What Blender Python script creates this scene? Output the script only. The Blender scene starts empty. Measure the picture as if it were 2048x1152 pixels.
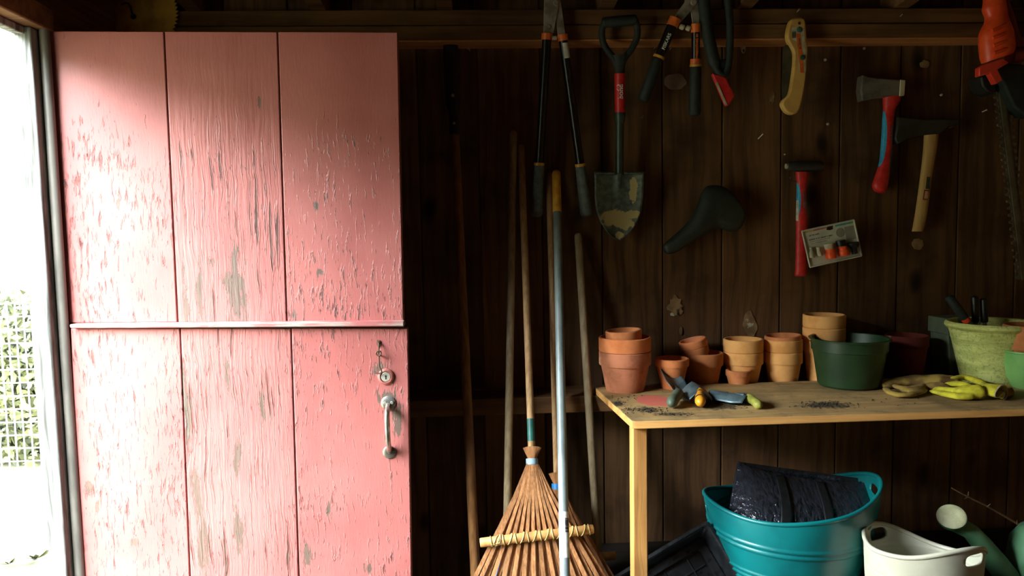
import bpy, bmesh, math, random
from mathutils import Vector, Matrix, noise as mnoise
random.seed(11)
sc = bpy.context.scene
COL = sc.collection
V = Vector
rad = math.radians

# ------------------------------------------------------------------ camera
FPX = 1479.0
CAM = V((0.0, -2.30, 1.20))
YAW, PITCH, ROLL = rad(2.8), rad(-4.4), rad(1.06)
FWD = V((math.sin(YAW)*math.cos(PITCH), math.cos(YAW)*math.cos(PITCH), math.sin(PITCH)))
_r0 = V((math.cos(YAW), -math.sin(YAW), 0))
_u0 = _r0.cross(FWD)
RGT = _r0*math.cos(ROLL) - _u0*math.sin(ROLL)
UPV = _u0*math.cos(ROLL) + _r0*math.sin(ROLL)
cd = bpy.data.cameras.new('camera')
cd.sensor_width = 36.0
cd.lens = 36.0*FPX/2048.0
cd.clip_start = 0.02
cam = bpy.data.objects.new('camera', cd)
COL.objects.link(cam)
mw = Matrix.Identity(4)
for i in range(3):
    mw[i][0], mw[i][1], mw[i][2], mw[i][3] = RGT[i], UPV[i], -FWD[i], CAM[i]
cam.matrix_world = mw
sc.camera = cam

# ------------------------------------------------------------------ sky, light, exposure
SKY_STRENGTH = 78.0
world = bpy.data.worlds.new('overcast_sky')
sc.world = world
world.use_nodes = True
wb = world.node_tree.nodes['Background']
wb.inputs[0].default_value = (0.84, 0.93, 1.0, 1)
wb.inputs[1].default_value = SKY_STRENGTH
sc.view_settings.view_transform = 'Standard'
sc.view_settings.look = 'None'
sc.view_settings.exposure = 0.0
sc.view_settings.gamma = 1.0
sc.view_settings.use_curve_mapping = False
sc.cycles.max_bounces = 10
sc.cycles.diffuse_bounces = 6
sc.cycles.sample_clamp_indirect = 6.0
sc.cycles.use_denoising = True
YDR = -0.45                    # plane of the open door
XL = -1.000                    # inner face of the left wall
YD0, YD1 = YDR-0.96, YDR-0.035      # doorway along the left wall
ZHEAD = 1.690                  # underside of the doorway header
pl = bpy.data.lights.new('doorway_portal', 'AREA')
pl.shape = 'RECTANGLE'
pl.size = (YD1-YD0)
pl.size_y = ZHEAD
pl.cycles.is_portal = True     # sampling guide for the sky light that enters by the doorway
po = bpy.data.objects.new('doorway_portal', pl)
COL.objects.link(po)
po.matrix_world = Matrix(((0, 0, -1, XL-0.06), (1, 0, 0, (YD0+YD1)/2), (0, -1, 0, ZHEAD/2), (0, 0, 0, 1)))

# ------------------------------------------------------------------ pixel helpers (rays cut with real planes)
def ray(px, py):
    return FWD + RGT*((px-1024.0)/FPX) - UPV*((py-576.0)/FPX)
def P(px, py, y):
    d = ray(px, py)
    return CAM + d*((y-CAM.y)/d.y)
def H(px, py, z):
    d = ray(px, py)
    return CAM + d*((z-CAM.z)/d.z)
def S(p):
    return FPX/((p-CAM).dot(FWD))

# ------------------------------------------------------------------ materials
def lin(c):
    if c is None: return None
    o = []
    for x in c[:3]:
        x = x/255.0
        o.append(x/12.92 if x <= 0.04045 else ((x+0.055)/1.055)**2.4)
    return (o[0], o[1], o[2], 1.0)

class G:
    def __init__(s, name):
        s.mat = bpy.data.materials.new(name)
        s.mat.use_nodes = True
        s.nt = s.mat.node_tree
        s.b = s.nt.nodes['Principled BSDF']
    def put(s, sock, v):
        if isinstance(v, bpy.types.NodeSocket): s.nt.links.new(v, sock)
        else: sock.default_value = v
    def add(s, t, inp=None, **props):
        n = s.nt.nodes.new(t)
        for k, v in props.items(): setattr(n, k, v)
        for k, v in (inp or {}).items(): s.put(n.inputs[k], v)
        return n
    def m(s, op, a, b=0.0, clamp=False):
        n = s.add('ShaderNodeMath', {0: a, 1: b}, operation=op)
        n.use_clamp = clamp
        return n.outputs[0]
    def mix(s, f, a, b):
        n = s.nt.nodes.new('ShaderNodeMix'); n.data_type = 'RGBA'
        s.put(n.inputs[0], f); s.put(n.inputs[6], a); s.put(n.inputs[7], b)
        return n.outputs[2]
    def mr(s, v, a, b, c=0.0, d=1.0):
        n = s.add('ShaderNodeMapRange', {0: v, 1: a, 2: b, 3: c, 4: d}, interpolation_type='SMOOTHSTEP')
        return n.outputs[0]
    def coord(s, scale=(1, 1, 1), rnd=0.0):
        tc = s.add('ShaderNodeTexCoord').outputs['Object']
        if rnd:
            oi = s.add('ShaderNodeObjectInfo').outputs['Random']
            off = s.m('MULTIPLY', oi, rnd)
            tc = s.add('ShaderNodeVectorMath', {0: tc, 1: s.add('ShaderNodeCombineXYZ', {0: off, 1: off, 2: off}).outputs[0]}, operation='ADD').outputs[0]
        return s.scl(tc, scale)
    def scl(s, v, scale):
        return s.add('ShaderNodeVectorMath', {0: v, 1: scale}, operation='MULTIPLY').outputs[0]
    def noise(s, v, scale=1.0, detail=4.0, rough=0.55, dist=0.0):
        n = s.add('ShaderNodeTexNoise', {'Vector': v, 'Scale': scale, 'Detail': detail, 'Roughness': rough, 'Distortion': dist})
        return n.outputs['Fac']
    def bump(s, h, strength=0.4, dist=0.003):
        n = s.add('ShaderNodeBump', {'Height': h, 'Strength': strength, 'Distance': dist})
        s.put(s.b.inputs['Normal'], n.outputs[0])
    def fin(s, col, rough=0.6, metal=0.0, spec=0.5):
        s.put(s.b.inputs['Base Color'], col); s.put(s.b.inputs['Roughness'], rough)
        s.put(s.b.inputs['Metallic'], metal); s.put(s.b.inputs['Specular IOR Level'], spec)
        return s.mat

def M(name, c1, c2=None, scale=30.0, rough=0.6, metal=0.0, bump=0.0, stretch=(1, 1, 1), spec=0.5, lo=0.4, hi=0.65, detail=4.0, bdist=0.002):
    g = G(name)
    if c2 is None: c2 = tuple(x*0.85 for x in c1)
    n = g.noise(g.coord(stretch), scale, detail)
    col = g.mix(g.mr(n, lo, hi), lin(c1), lin(c2))
    if bump: g.bump(n, bump, bdist)
    return g.fin(col, rough, metal, spec)

def wood(name, c1, c2, cd_, stretch=(40, 40, 2), rough=0.75, knots=0.0, blotch=0.5, bump=0.35, spec=0.25, rnd=37.0):
    g = G(name)
    co = g.coord((1, 1, 1), rnd)
    warp = g.noise(co, 3.0, 2.0)
    cw = g.add('ShaderNodeVectorMath', {0: co, 1: g.add('ShaderNodeCombineXYZ', {0: g.m('MULTIPLY', warp, 0.05), 1: 0.0, 2: 0.0}).outputs[0]}, operation='ADD').outputs[0]
    n1 = g.noise(g.scl(cw, stretch), 1.0, 5.0, 0.6)
    n2 = g.noise(g.scl(cw, tuple(x*3.1 for x in stretch)), 1.0, 4.0, 0.6)
    col = g.mix(g.mr(n1, 0.35, 0.68), lin(c1), lin(c2))
    bl = g.noise(co, 4.5, 4.0, 0.6)
    col = g.mix(g.m('MULTIPLY', g.mr(bl, 0.45, 0.75), blotch), col, lin(cd_))
    h = g.m('ADD', g.m('MULTIPLY', n1, 0.6), g.m('MULTIPLY', n2, 0.4))
    if knots:
        vo = g.add('ShaderNodeTexVoronoi', {'Vector': g.scl(cw, (6.5, 6.5, 3.4)), 'Scale': 1.0})
        kn = g.mr(g.m('ADD', vo.outputs['Distance'], g.m('MULTIPLY', n1, 0.10)), 0.10, 0.24, 1.0, 0.0)
        col = g.mix(g.m('MULTIPLY', kn, knots), col, lin(tuple(x*0.35 for x in cd_)))
    oi = g.add('ShaderNodeObjectInfo').outputs['Random']
    hsv = g.add('ShaderNodeHueSaturation', {'Hue': 0.5, 'Saturation': 1.0, 'Value': g.mr(oi, 0.0, 1.0, 0.8, 1.15), 'Color': col})
    g.bump(h, bump, 0.003)
    return g.fin(hsv.outputs[0], rough, 0.0, spec)

# ------------------------------------------------------------------ mesh builder
def frame_of(t):
    t = t.normalized()
    a = V((0, 1, 0)) if abs(t.y) < 0.9 else V((1, 0, 0))
    n = (a - t*a.dot(t)).normalized()
    return n, t.cross(n)

def catmull(pts, n=6, closed=False):
    out = []
    L = len(pts)
    rng = range(L) if closed else range(L-1)
    for i in rng:
        if closed:
            p0, p1, p2, p3 = pts[(i-1) % L], pts[i], pts[(i+1) % L], pts[(i+2) % L]
        else:
            p0, p1, p2, p3 = pts[max(i-1, 0)], pts[i], pts[i+1], pts[min(i+2, L-1)]
        for k in range(n):
            t = k/n
            out.append(tuple(0.5*((2*b) + (-a+c)*t + (2*a-5*b+4*c-d)*t*t + (-a+3*b-3*c+d)*t**3) for a, b, c, d in zip(p0, p1, p2, p3)))
    if not closed: out.append(tuple(pts[-1]))
    return out

class MB:
    def __init__(s): s.v = []; s.f = []
    def add(s, vs, fs):
        o = len(s.v)
        s.v += [V(x) for x in vs]
        s.f += [tuple(i+o for i in f) for f in fs]
        return s
    def box(s, a, b):
        (x0, y0, z0), (x1, y1, z1) = a, b
        return s.add([(x0, y0, z0), (x1, y0, z0), (x1, y1, z0), (x0, y1, z0), (x0, y0, z1), (x1, y0, z1), (x1, y1, z1), (x0, y1, z1)],
                     [(0, 3, 2, 1), (4, 5, 6, 7), (0, 1, 5, 4), (1, 2, 6, 5), (2, 3, 7, 6), (3, 0, 4, 7)])
    def rings(s, rs, closed=True, cap=True, loop=False):
        n = len(rs[0]); vs = [p for r in rs for p in r]; fs = []
        m = len(rs)
        for i in range(m if loop else m-1):
            for j in range(n if closed else n-1):
                a, b = i*n+j, i*n+(j+1) % n
                c, d = ((i+1) % m)*n+(j+1) % n, ((i+1) % m)*n+j
                fs.append((a, b, c, d))
        if cap and not loop:
            fs.append(tuple(range(n-1, -1, -1))); fs.append(tuple(range((m-1)*n, m*n)))
        return s.add(vs, fs)
    def tube(s, pts, r, seg=14, cap=True, sq=1.0, loop=False):
        pts = [V(p) for p in pts]; n = len(pts)
        rr = r if isinstance(r, (list, tuple)) else [r]*n
        rs = []; prev = None
        for i in range(n):
            if loop: t = pts[(i+1) % n]-pts[(i-1) % n]
            else: t = pts[min(i+1, n-1)]-pts[max(i-1, 0)]
            if prev is None: a, b = frame_of(t)
            else:
                tn = t.normalized(); a = (prev-tn*prev.dot(tn)).normalized(); b = tn.cross(a)
            prev = a
            rs.append([pts[i]+(a*math.cos(q)*sq+b*math.sin(q))*rr[i] for q in (2*math.pi*k/seg for k in range(seg))])
        return s.rings(rs, True, cap, loop)
    def capsule(s, a, b, r0, r1, seg=14):
        a, b = V(a), V(b); d = (b-a).normalized()
        pts, rr = [], []
        for k in range(4):
            q = math.pi/2*k/4; pts.append(a-d*r0*math.cos(q)*0.6); rr.append(max(r0*math.sin(q), r0*0.05))
        pts += [a, b]; rr += [r0, r1]
        for k in range(3, -1, -1):
            q = math.pi/2*k/4; pts.append(b+d*r1*math.cos(q)*0.6); rr.append(max(r1*math.sin(q), r1*0.05))
        return s.tube(pts, rr, seg)
    def lathe(s, prof, mat=None, seg=40):
        mat = mat or Matrix.Identity(4)
        rs = [[mat @ V((r*math.cos(2*math.pi*k/seg), r*math.sin(2*math.pi*k/seg), z)) for k in range(seg)] for r, z in prof]
        return s.rings(rs, True, True)
    def prism(s, poly, off):
        poly = [V(p) for p in poly]; n = len(poly); off = V(off)
        fs = [tuple(range(n)), tuple(range(2*n-1, n-1, -1))]
        for i in range(n): fs.append((i, (i+1) % n, n+(i+1) % n, n+i))
        return s.add(poly+[p+off for p in poly], fs)
    def slab(s, px, y0, y1, smooth=0):
        """outline given in photo pixels, cut with the plane y0 and given real thickness up to y1"""
        if smooth: px = catmull(px, smooth, True)
        return s.prism([P(a, b, y0) for a, b in px], (0, y1-y0, 0))
    def pairs(s, pr, y, k=0.7, seg=18, sm=4, th=None, sc_=1.0, cap=True):
        """oval sections spanned between left and right points"""
        if sm: pr = catmull(pr, sm)
        rs = []
        for i, q in enumerate(pr):
            yy = y(i/(len(pr)-1)) if callable(y) else y
            a, b = P(q[0], q[1], yy), P(q[2], q[3], yy)
            c, u = (a+b)/2, (b-a)/2
            w = V((0, -u.length*k, 0))
            if th is None: rs.append([c+(u*math.cos(t)+w*math.sin(t))*sc_ for t in (2*math.pi*j/seg for j in range(seg))])
            else:
                t0, t1 = th(i/(len(pr)-1)) if callable(th) else th
                rs.append([c+(u*math.cos(t)+w*math.sin(t))*sc_ for t in (rad(t0+(t1-t0)*j/(seg-1)) for j in range(seg))])
        return s.rings(rs, th is None, cap and th is None)
    def quadgrid(s, fn, nu, nv):
        vs = [fn(i/nu, j/nv) for i in range(nu+1) for j in range(nv+1)]
        fs = [(i*(nv+1)+j, i*(nv+1)+j+1, (i+1)*(nv+1)+j+1, (i+1)*(nv+1)+j) for i in range(nu) for j in range(nv)]
        return s.add(vs, fs)
    def text(s, string, org, xd, yd, height, wrap=None, depth_dir=None):
        """flat print: letters as thin faces; wrap=(radius) bends them round a shaft along xd"""
        cu = bpy.data.curves.new('t', 'FONT'); cu.body = string; cu.size = 1.0; cu.align_x = 'CENTER'; cu.align_y = 'CENTER'; cu.offset = 0.018
        ob = bpy.data.objects.new('t', cu); COL.objects.link(ob)
        dg = bpy.context.evaluated_depsgraph_get()
        me = bpy.data.meshes.new_from_object(ob.evaluated_get(dg))
        xd, yd = V(xd).normalized(), V(yd).normalized(); nd = xd.cross(yd)
        o = V(org); vs = []
        for v in me.vertices:
            x, y = v.co.x*height, v.co.y*height
            if wrap:
                a = y/wrap
                vs.append(o+xd*x+yd*(wrap*math.sin(a))+nd*(wrap*math.cos(a)))
            else: vs.append(o+xd*x+yd*y)
        s.add(vs, [tuple(p.vertices) for p in me.polygons])
        bpy.data.objects.remove(ob); bpy.data.curves.remove(cu); bpy.data.meshes.remove(me)
        return s
    def centre(s):
        lo = V((min(v[i] for v in s.v) for i in range(3))); hi = V((max(v[i] for v in s.v) for i in range(3)))
        return V(((lo.x+hi.x)/2, (lo.y+hi.y)/2, lo.z))

def mk(name, mb, mat, off=V((0, 0, 0)), bevel=0.0, ang=38.0, solid=0.0, sub=0, recalc=True, remesh=0.0, seg=2):
    me = bpy.data.meshes.new(name)
    bm = bmesh.new()
    vs = [bm.verts.new(v-off) for v in mb.v]
    for f in mb.f:
        try: bm.faces.new([vs[i] for i in f])
        except ValueError: pass
    if recalc: bmesh.ops.recalc_face_normals(bm, faces=bm.faces[:])
    ca = rad(ang)
    for e in bm.edges:
        if len(e.link_faces) == 2: e.smooth = e.calc_face_angle(0.0) < ca
    for f in bm.faces: f.smooth = True
    bm.to_mesh(me); bm.free()
    ob = bpy.data.objects.new(name, me)
    COL.objects.link(ob)
    me.materials.append(mat)
    if remesh:
        md = ob.modifiers.new('remesh', 'REMESH'); md.mode = 'VOXEL'; md.voxel_size = remesh; md.use_smooth_shade = True
        md = ob.modifiers.new('smooth', 'SMOOTH'); md.iterations = 4
    if sub:
        md = ob.modifiers.new('sub', 'SUBSURF'); md.levels = sub; md.render_levels = sub
    if solid:
        md = ob.modifiers.new('solid', 'SOLIDIFY'); md.thickness = solid; md.offset = 0.0
    if bevel:
        md = ob.modifiers.new('bevel', 'BEVEL'); md.width = bevel; md.segments = seg; md.limit_method = 'ANGLE'; md.angle_limit = rad(35); md.harden_normals = False
    return ob

OFF = {}
def tag(o, label=None, cat=None, group=None, kind=None):
    if label: o['label'] = label
    if cat: o['category'] = cat
    if group: o['group'] = group
    if kind: o['kind'] = kind
    return o
def thing(name, label, cat, loc, group=None, kind=None):
    o = bpy.data.objects.new(name, None); COL.objects.link(o)
    o.empty_display_size = 0.05
    o.location = loc
    OFF[o.name] = V(loc)
    return tag(o, label, cat, group, kind)
def part(parent, name, mb, mat, label=None, **kw):
    off = OFF[parent.name]
    o = mk(name, mb, mat, off, **kw)
    o.parent = parent
    OFF[o.name] = off
    if label: o['label'] = label
    return o
def one(name, label, cat, mb, mat, group=None, kind=None, **kw):
    off = mb.centre()
    o = mk(name, mb, mat, off, **kw)
    o.location = off
    OFF[o.name] = off
    return tag(o, label, cat, group, kind)

def marks(mb, org, xd, yd, length, height, seed, wrap=None, fill=0.72):
    rnd = random.Random(seed); xd, yd = V(xd).normalized(), V(yd).normalized(); nd = xd.cross(yd); x = -length/2
    while x < length/2:
        w = height*rnd.uniform(0.28, 0.6); h0, h1 = -height*rnd.uniform(.3, .5), height*rnd.uniform(.25, .5)
        if rnd.random() < fill:
            vs = []
            for (a, b) in ((x, h0), (x+w*0.7, h0), (x+w*0.7, h1), (x, h1)):
                if wrap: vs.append(org+xd*a+yd*(wrap*math.sin(b/wrap))+nd*(wrap*math.cos(b/wrap)))
                else: vs.append(org+xd*a+yd*b)
            mb.add(vs, [(0, 1, 2, 3)])
        x += w
    return mb
# ------------------------------------------------------------------ material library
m_wall = wood('wall_boards', (112, 80, 50), (76, 52, 31), (54, 35, 21), (38, 38, 1.8), 0.78, knots=0.9, blotch=0.8)
m_beam = wood('beam_wood', (124, 88, 52), (92, 62, 36), (70, 46, 27), (2, 38, 38), 0.8, knots=0.3, blotch=0.5)
m_floor = wood('floor_boards', (40, 33, 27), (31, 25, 20), (22, 18, 15), (2, 38, 38), 0.8)
m_pale = wood('pale_lined_boards', (176, 140, 94), (152, 116, 74), (128, 96, 60), (38, 38, 2), 0.8, blotch=0.3)
m_lwall = wood('left_wall_boards', (118, 80, 50), (78, 50, 30), (58, 34, 20), (38, 2, 38), 0.78)
m_jamb = wood('weathered_jamb', (150, 152, 146), (66, 64, 58), (38, 34, 30), (60, 60, 3.0), 0.85, blotch=0.55, bump=0.8, rnd=0)
m_greypost = M('grey_painted_stop', (104, 99, 90), (78, 74, 67), 9.0, 0.5, stretch=(3, 3, 0.6))
m_ground = M('gravel_and_turf', (66, 60, 40), (50, 52, 28), 9.0, 0.95, bump=0.4)
m_leaf = M('leaves', (62, 64, 16), (36, 40, 9), 6.0, 0.7)
m_wire = M('galvanised_wire', (220, 224, 226), (190, 194, 196), 40.0, 0.4, 0.2)
m_ply = None
m_tablewood = wood('bench_pine', (206, 150, 84), (176, 120, 62), (140, 92, 46), (50, 50, 2.0), 0.65, knots=0.25, blotch=0.35)
m_handle_a = wood('ash_handle', (176, 140, 98), (146, 110, 72), (112, 82, 52), (90, 90, 3), 0.55, blotch=0.4, bump=0.12)
m_handle_b = wood('grey_ash_handle', (172, 152, 118), (140, 120, 88), (108, 88, 60), (90, 90, 3), 0.6, blotch=0.5, bump=0.12)
m_handle_c = wood('dark_ash_handle', (152, 106, 60), (118, 78, 42), (92, 60, 32), (90, 90, 3), 0.6, blotch=0.4, bump=0.12)
m_bamboo = wood('bamboo_tines', (176, 124, 80), (136, 90, 54), (104, 66, 38), (160, 160, 6), 0.55, blotch=0.4, bump=0.15)
m_cane = M('bamboo_cane', (190, 144, 84), (160, 112, 62), 26.0, 0.45)
m_twine = M('lashing_wire', (214, 194, 120), (180, 156, 88), 60.0, 0.5)
m_blackpl = M('black_plastic', (24, 26, 27), (16, 17, 18), 40.0, 0.42)
m_blacktube = M('black_painted_tube', (15, 15, 16), (10, 10, 10), 40.0, 0.3)
m_greygrip = M('grey_green_grip', (92, 102, 96), (74, 84, 79), 60.0, 0.75, bump=0.2)
m_darkgrip = M('dark_grip', (31, 39, 34), (23, 29, 26), 60.0, 0.7, bump=0.2)
m_orange = M('orange_plastic', (226, 112, 40), (196, 90, 28), 40.0, 0.45)
m_amber = M('amber_ring', (214, 158, 50), (186, 130, 36), 40.0, 0.5)
m_white = M('white_print', (226, 226, 214), (200, 200, 190), 60.0, 0.6)
m_cream = M('cream_rubber', (198, 190, 160), (170, 160, 130), 60.0, 0.6)
m_ink = M('grey_ink', (74, 74, 70), (60, 60, 58), 60.0, 0.7)
m_print = M('faded_grip_print', (120, 70, 72), (150, 110, 108), 160.0, 0.6)
m_steel = M('tool_steel', (168, 162, 148), (124, 114, 98), 26.0, 0.5, 0.35, bump=0.1)
m_darksteel = M('dark_steel', (58, 58, 54), (36, 36, 34), 22.0, 0.5, 0.5, bump=0.15)
m_axe = M('forged_axe_steel', (122, 116, 102), (92, 86, 74), 22.0, 0.6, 0.15, bump=0.15)
m_blackhead = M('black_enamel_steel', (48, 48, 43), (34, 34, 31), 20.0, 0.5)
m_poll = M('ground_poll_face', (206, 200, 168), (180, 172, 140), 22.0, 0.5, 0.2)
m_chrome = M('worn_chrome', (214, 214, 208), (150, 140, 120), 18.0, 0.25, 0.9)
m_red = M('red_sleeve', (206, 32, 30), (180, 24, 24), 40.0, 0.45)
m_redgrip = M('red_grip', (214, 44, 40), (190, 32, 32), 50.0, 0.5)
m_blue = M('blue_inlay', (42, 158, 198), (32, 134, 176), 50.0, 0.5)
m_green = M('green_paint_metal', (40, 62, 50), (28, 46, 38), 30.0, 0.42)
m_screwg = M('green_screw', (62, 104, 84), (46, 84, 68), 30.0, 0.5)
def blade_mat():
    g = G('muddy_shovel_blade')
    co = g.coord()
    n = g.noise(co, 16.0, 5.0, 0.6)
    n2 = g.noise(co, 60.0, 4.0)
    sep = g.add('ShaderNodeSeparateXYZ', {0: co})
    o_ = P(1237, 480, -0.03); s_ = S(o_)
    best = None
    for (px, py, rx, ry) in ((1228, 436, 30, 17), (1246, 448, 20, 12), (1262, 384, 8, 26), (1258, 430, 16, 9), (1236, 470, 10, 8)):
        dx = g.m('MULTIPLY', g.m('SUBTRACT', sep.outputs[0], (px-1237)/s_), s_/rx); dz = g.m('MULTIPLY', g.m('SUBTRACT', sep.outputs[2], (480-py)/s_), s_/ry)
        d = g.m('SQRT', g.m('ADD', g.m('MULTIPLY', dx, dx), g.m('MULTIPLY', dz, dz)))
        best = d if best is None else g.m('MINIMUM', best, d)
    nf = g.noise(co, 55.0, 5.0, 0.65)
    mask = g.mr(g.m('ADD', best, g.m('MULTIPLY', g.m('SUBTRACT', nf, 0.5), 1.5)), 0.85, 1.0, 1.0, 0.0)
    col = g.mix(g.mr(n2, 0.4, 0.6), lin((84, 94, 80)), lin((62, 72, 62)))
    col = g.mix(mask, col, lin((158, 140, 90)))
    g.bump(g.m('ADD', mask, g.m('MULTIPLY', n2, 0.3)), 0.4, 0.002)
    return g.fin(col, 0.5, 0.2)
m_shovel = blade_mat()
m_saddle = M('saddle_vinyl', (36, 44, 36), (28, 34, 28), 90.0, 0.55, bump=0.15)
m_tan = M('tan_saw_handle', (214, 172, 92), (196, 150, 74), 24.0, 0.5)
m_sawgrey = M('saw_blade_grey', (88, 84, 64), (70, 66, 50), 30.0, 0.5, 0.3)
m_yellowdisc = M('yellow_saw_disc', (206, 156, 48), (160, 112, 36), 14.0, 0.6, 0.1)
m_hick = wood('hickory_handle', (214, 174, 106), (190, 148, 84), (160, 120, 66), (70, 70, 4), 0.5, blotch=0.3, bump=0.08)
m_trim = M('orange_red_plastic', (250, 90, 38), (238, 74, 30), 26.0, 0.4)
m_bladeold = M('oily_blade_steel', (92, 82, 62), (68, 60, 46), 30.0, 0.55)
m_trimdark = M('dark_red_plastic', (128, 24, 20), (104, 18, 18), 26.0, 0.45)
m_card = M('package_card', (206, 206, 186), (188, 188, 168), 20.0, 0.6)
m_blister = M('grey_print_card', (150, 148, 132), (132, 130, 116), 20.0, 0.6)
m_teal = M('teal_plastic', (8, 106, 106), (6, 90, 92), 8.0, 0.32)
m_ivory = M('ivory_plastic', (190, 188, 166), (176, 172, 150), 8.0, 0.4)
m_cangreen = M('watering_can_green', (92, 140, 100), (72, 116, 80), 14.0, 0.5)
m_rose = M('pale_rose_face', (214, 212, 168), (196, 194, 148), 50.0, 0.6)
m_twig = M('dry_twig', (150, 116, 74), (112, 84, 50), 40.0, 0.8, bump=0.5)
m_potgreen = M('green_nursery_plastic', (32, 58, 29), (25, 48, 24), 20.0, 0.42)
m_bowlgreen = M('pale_green_glaze', (132, 186, 104), (112, 168, 88), 12.0, 0.35)
m_planter = M('grey_green_planter', (104, 116, 92), (84, 94, 74), 12.0, 0.7)
m_yglove = M('yellow_glove', (206, 196, 44), (172, 160, 36), 50.0, 0.85, bump=0.3)
m_bglove = M('brown_yellow_glove', (160, 132, 56), (110, 82, 40), 26.0, 0.88, bump=0.3)
m_tgreen = M('sage_trowel_handle', (84, 96, 76), (68, 78, 62), 40.0, 0.55)
m_tyellow = M('amber_trowel_handle', (232, 158, 36), (214, 136, 26), 30.0, 0.45)
m_tblade = M('trowel_blade', (96, 116, 118), (66, 82, 86), 26.0, 0.45, 0.4)
m_tolive = M('olive_trowel_handle', (150, 148, 58), (116, 116, 44), 40.0, 0.55)
m_soil = M('soil', (44, 38, 30), (28, 24, 20), 80.0, 0.95)
m_bluetape = M('grey_blue_tape', (140, 168, 178), (116, 144, 156), 40.0, 0.5)
m_bluepl = M('blue_plastic', (30, 110, 170), (24, 92, 150), 40.0, 0.45)
m_greenpaint = M('chipped_green_paint', (26, 84, 74), (34, 96, 84), 40.0, 0.5)
m_silver = M('grey_pole', (128, 138, 136), (106, 116, 114), 30.0, 0.48, 0.1, stretch=(1, 1, 0.1))
m_yellowgrip = M('yellow_grip', (214, 158, 52), (190, 134, 40), 40.0, 0.5)
m_rust = M('rusty_iron', (92, 64, 46), (58, 42, 34), 60.0, 0.7, 0.4, bump=0.3)
m_nail = M('pale_nail', (190, 180, 150), (150, 138, 110), 60.0, 0.4, 0.6)
m_patch = M('pale_filler', (156, 128, 86), (120, 92, 58), 20.0, 0.85, bump=0.3)
m_patchw = M('white_paint_fleck', (206, 206, 180), (180, 180, 150), 20.0, 0.8)
m_stain = M('faded_stain', (150, 124, 104), (128, 102, 84), 20.0, 0.85)

def terracotta(name, c1, c2, cw=(190, 160, 140), wamt=0.35):
    g = G(name)
    co = g.coord((1, 1, 1), 11.0)
    n = g.noise(co, 14.0, 5.0, 0.6); n2 = g.noise(co, 9.0, 4.0, 0.65, 0.6); n3 = g.noise(co, 120.0, 3.0)
    col = g.mix(g.mr(n, 0.4, 0.66), lin(c1), lin(c2))
    col = g.mix(g.m('MULTIPLY', g.mr(n2, 0.60, 0.72), wamt), col, lin(cw))
    g.bump(n3, 0.15, 0.001)
    return g.fin(col, 0.85, 0.0, 0.2)
m_terra = terracotta('terracotta', (228, 140, 86), (208, 118, 68))
m_terra_b = terracotta('stained_terracotta', (204, 130, 94), (166, 100, 72), (220, 206, 194), 0.7)
m_terra_c = terracotta('buff_terracotta', (234, 172, 102), (216, 150, 84))
m_terra_d = terracotta('dark_red_terracotta', (116, 46, 34), (92, 37, 28))
m_terra_e = terracotta('brown_terracotta', (206, 130, 80), (182, 110, 66))
def mossy():
    g = G('mossy_pot')
    co = g.coord()
    n = g.noise(g.scl(co, (1, 1, 4)), 9.0, 6.0, 0.7); n2 = g.noise(co, 110.0, 5.0, 0.75)
    col = g.mix(g.mr(n, 0.40, 0.62), lin((216, 220, 132)), lin((186, 192, 106)))
    col = g.mix(g.m('MULTIPLY', g.mr(n2, 0.5, 0.66), 0.6), col, lin((116, 126, 70)))
    g.bump(n2, 0.4, 0.003)
    return g.fin(col, 0.9, 0.0, 0.15)
m_mossy = mossy()

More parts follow.
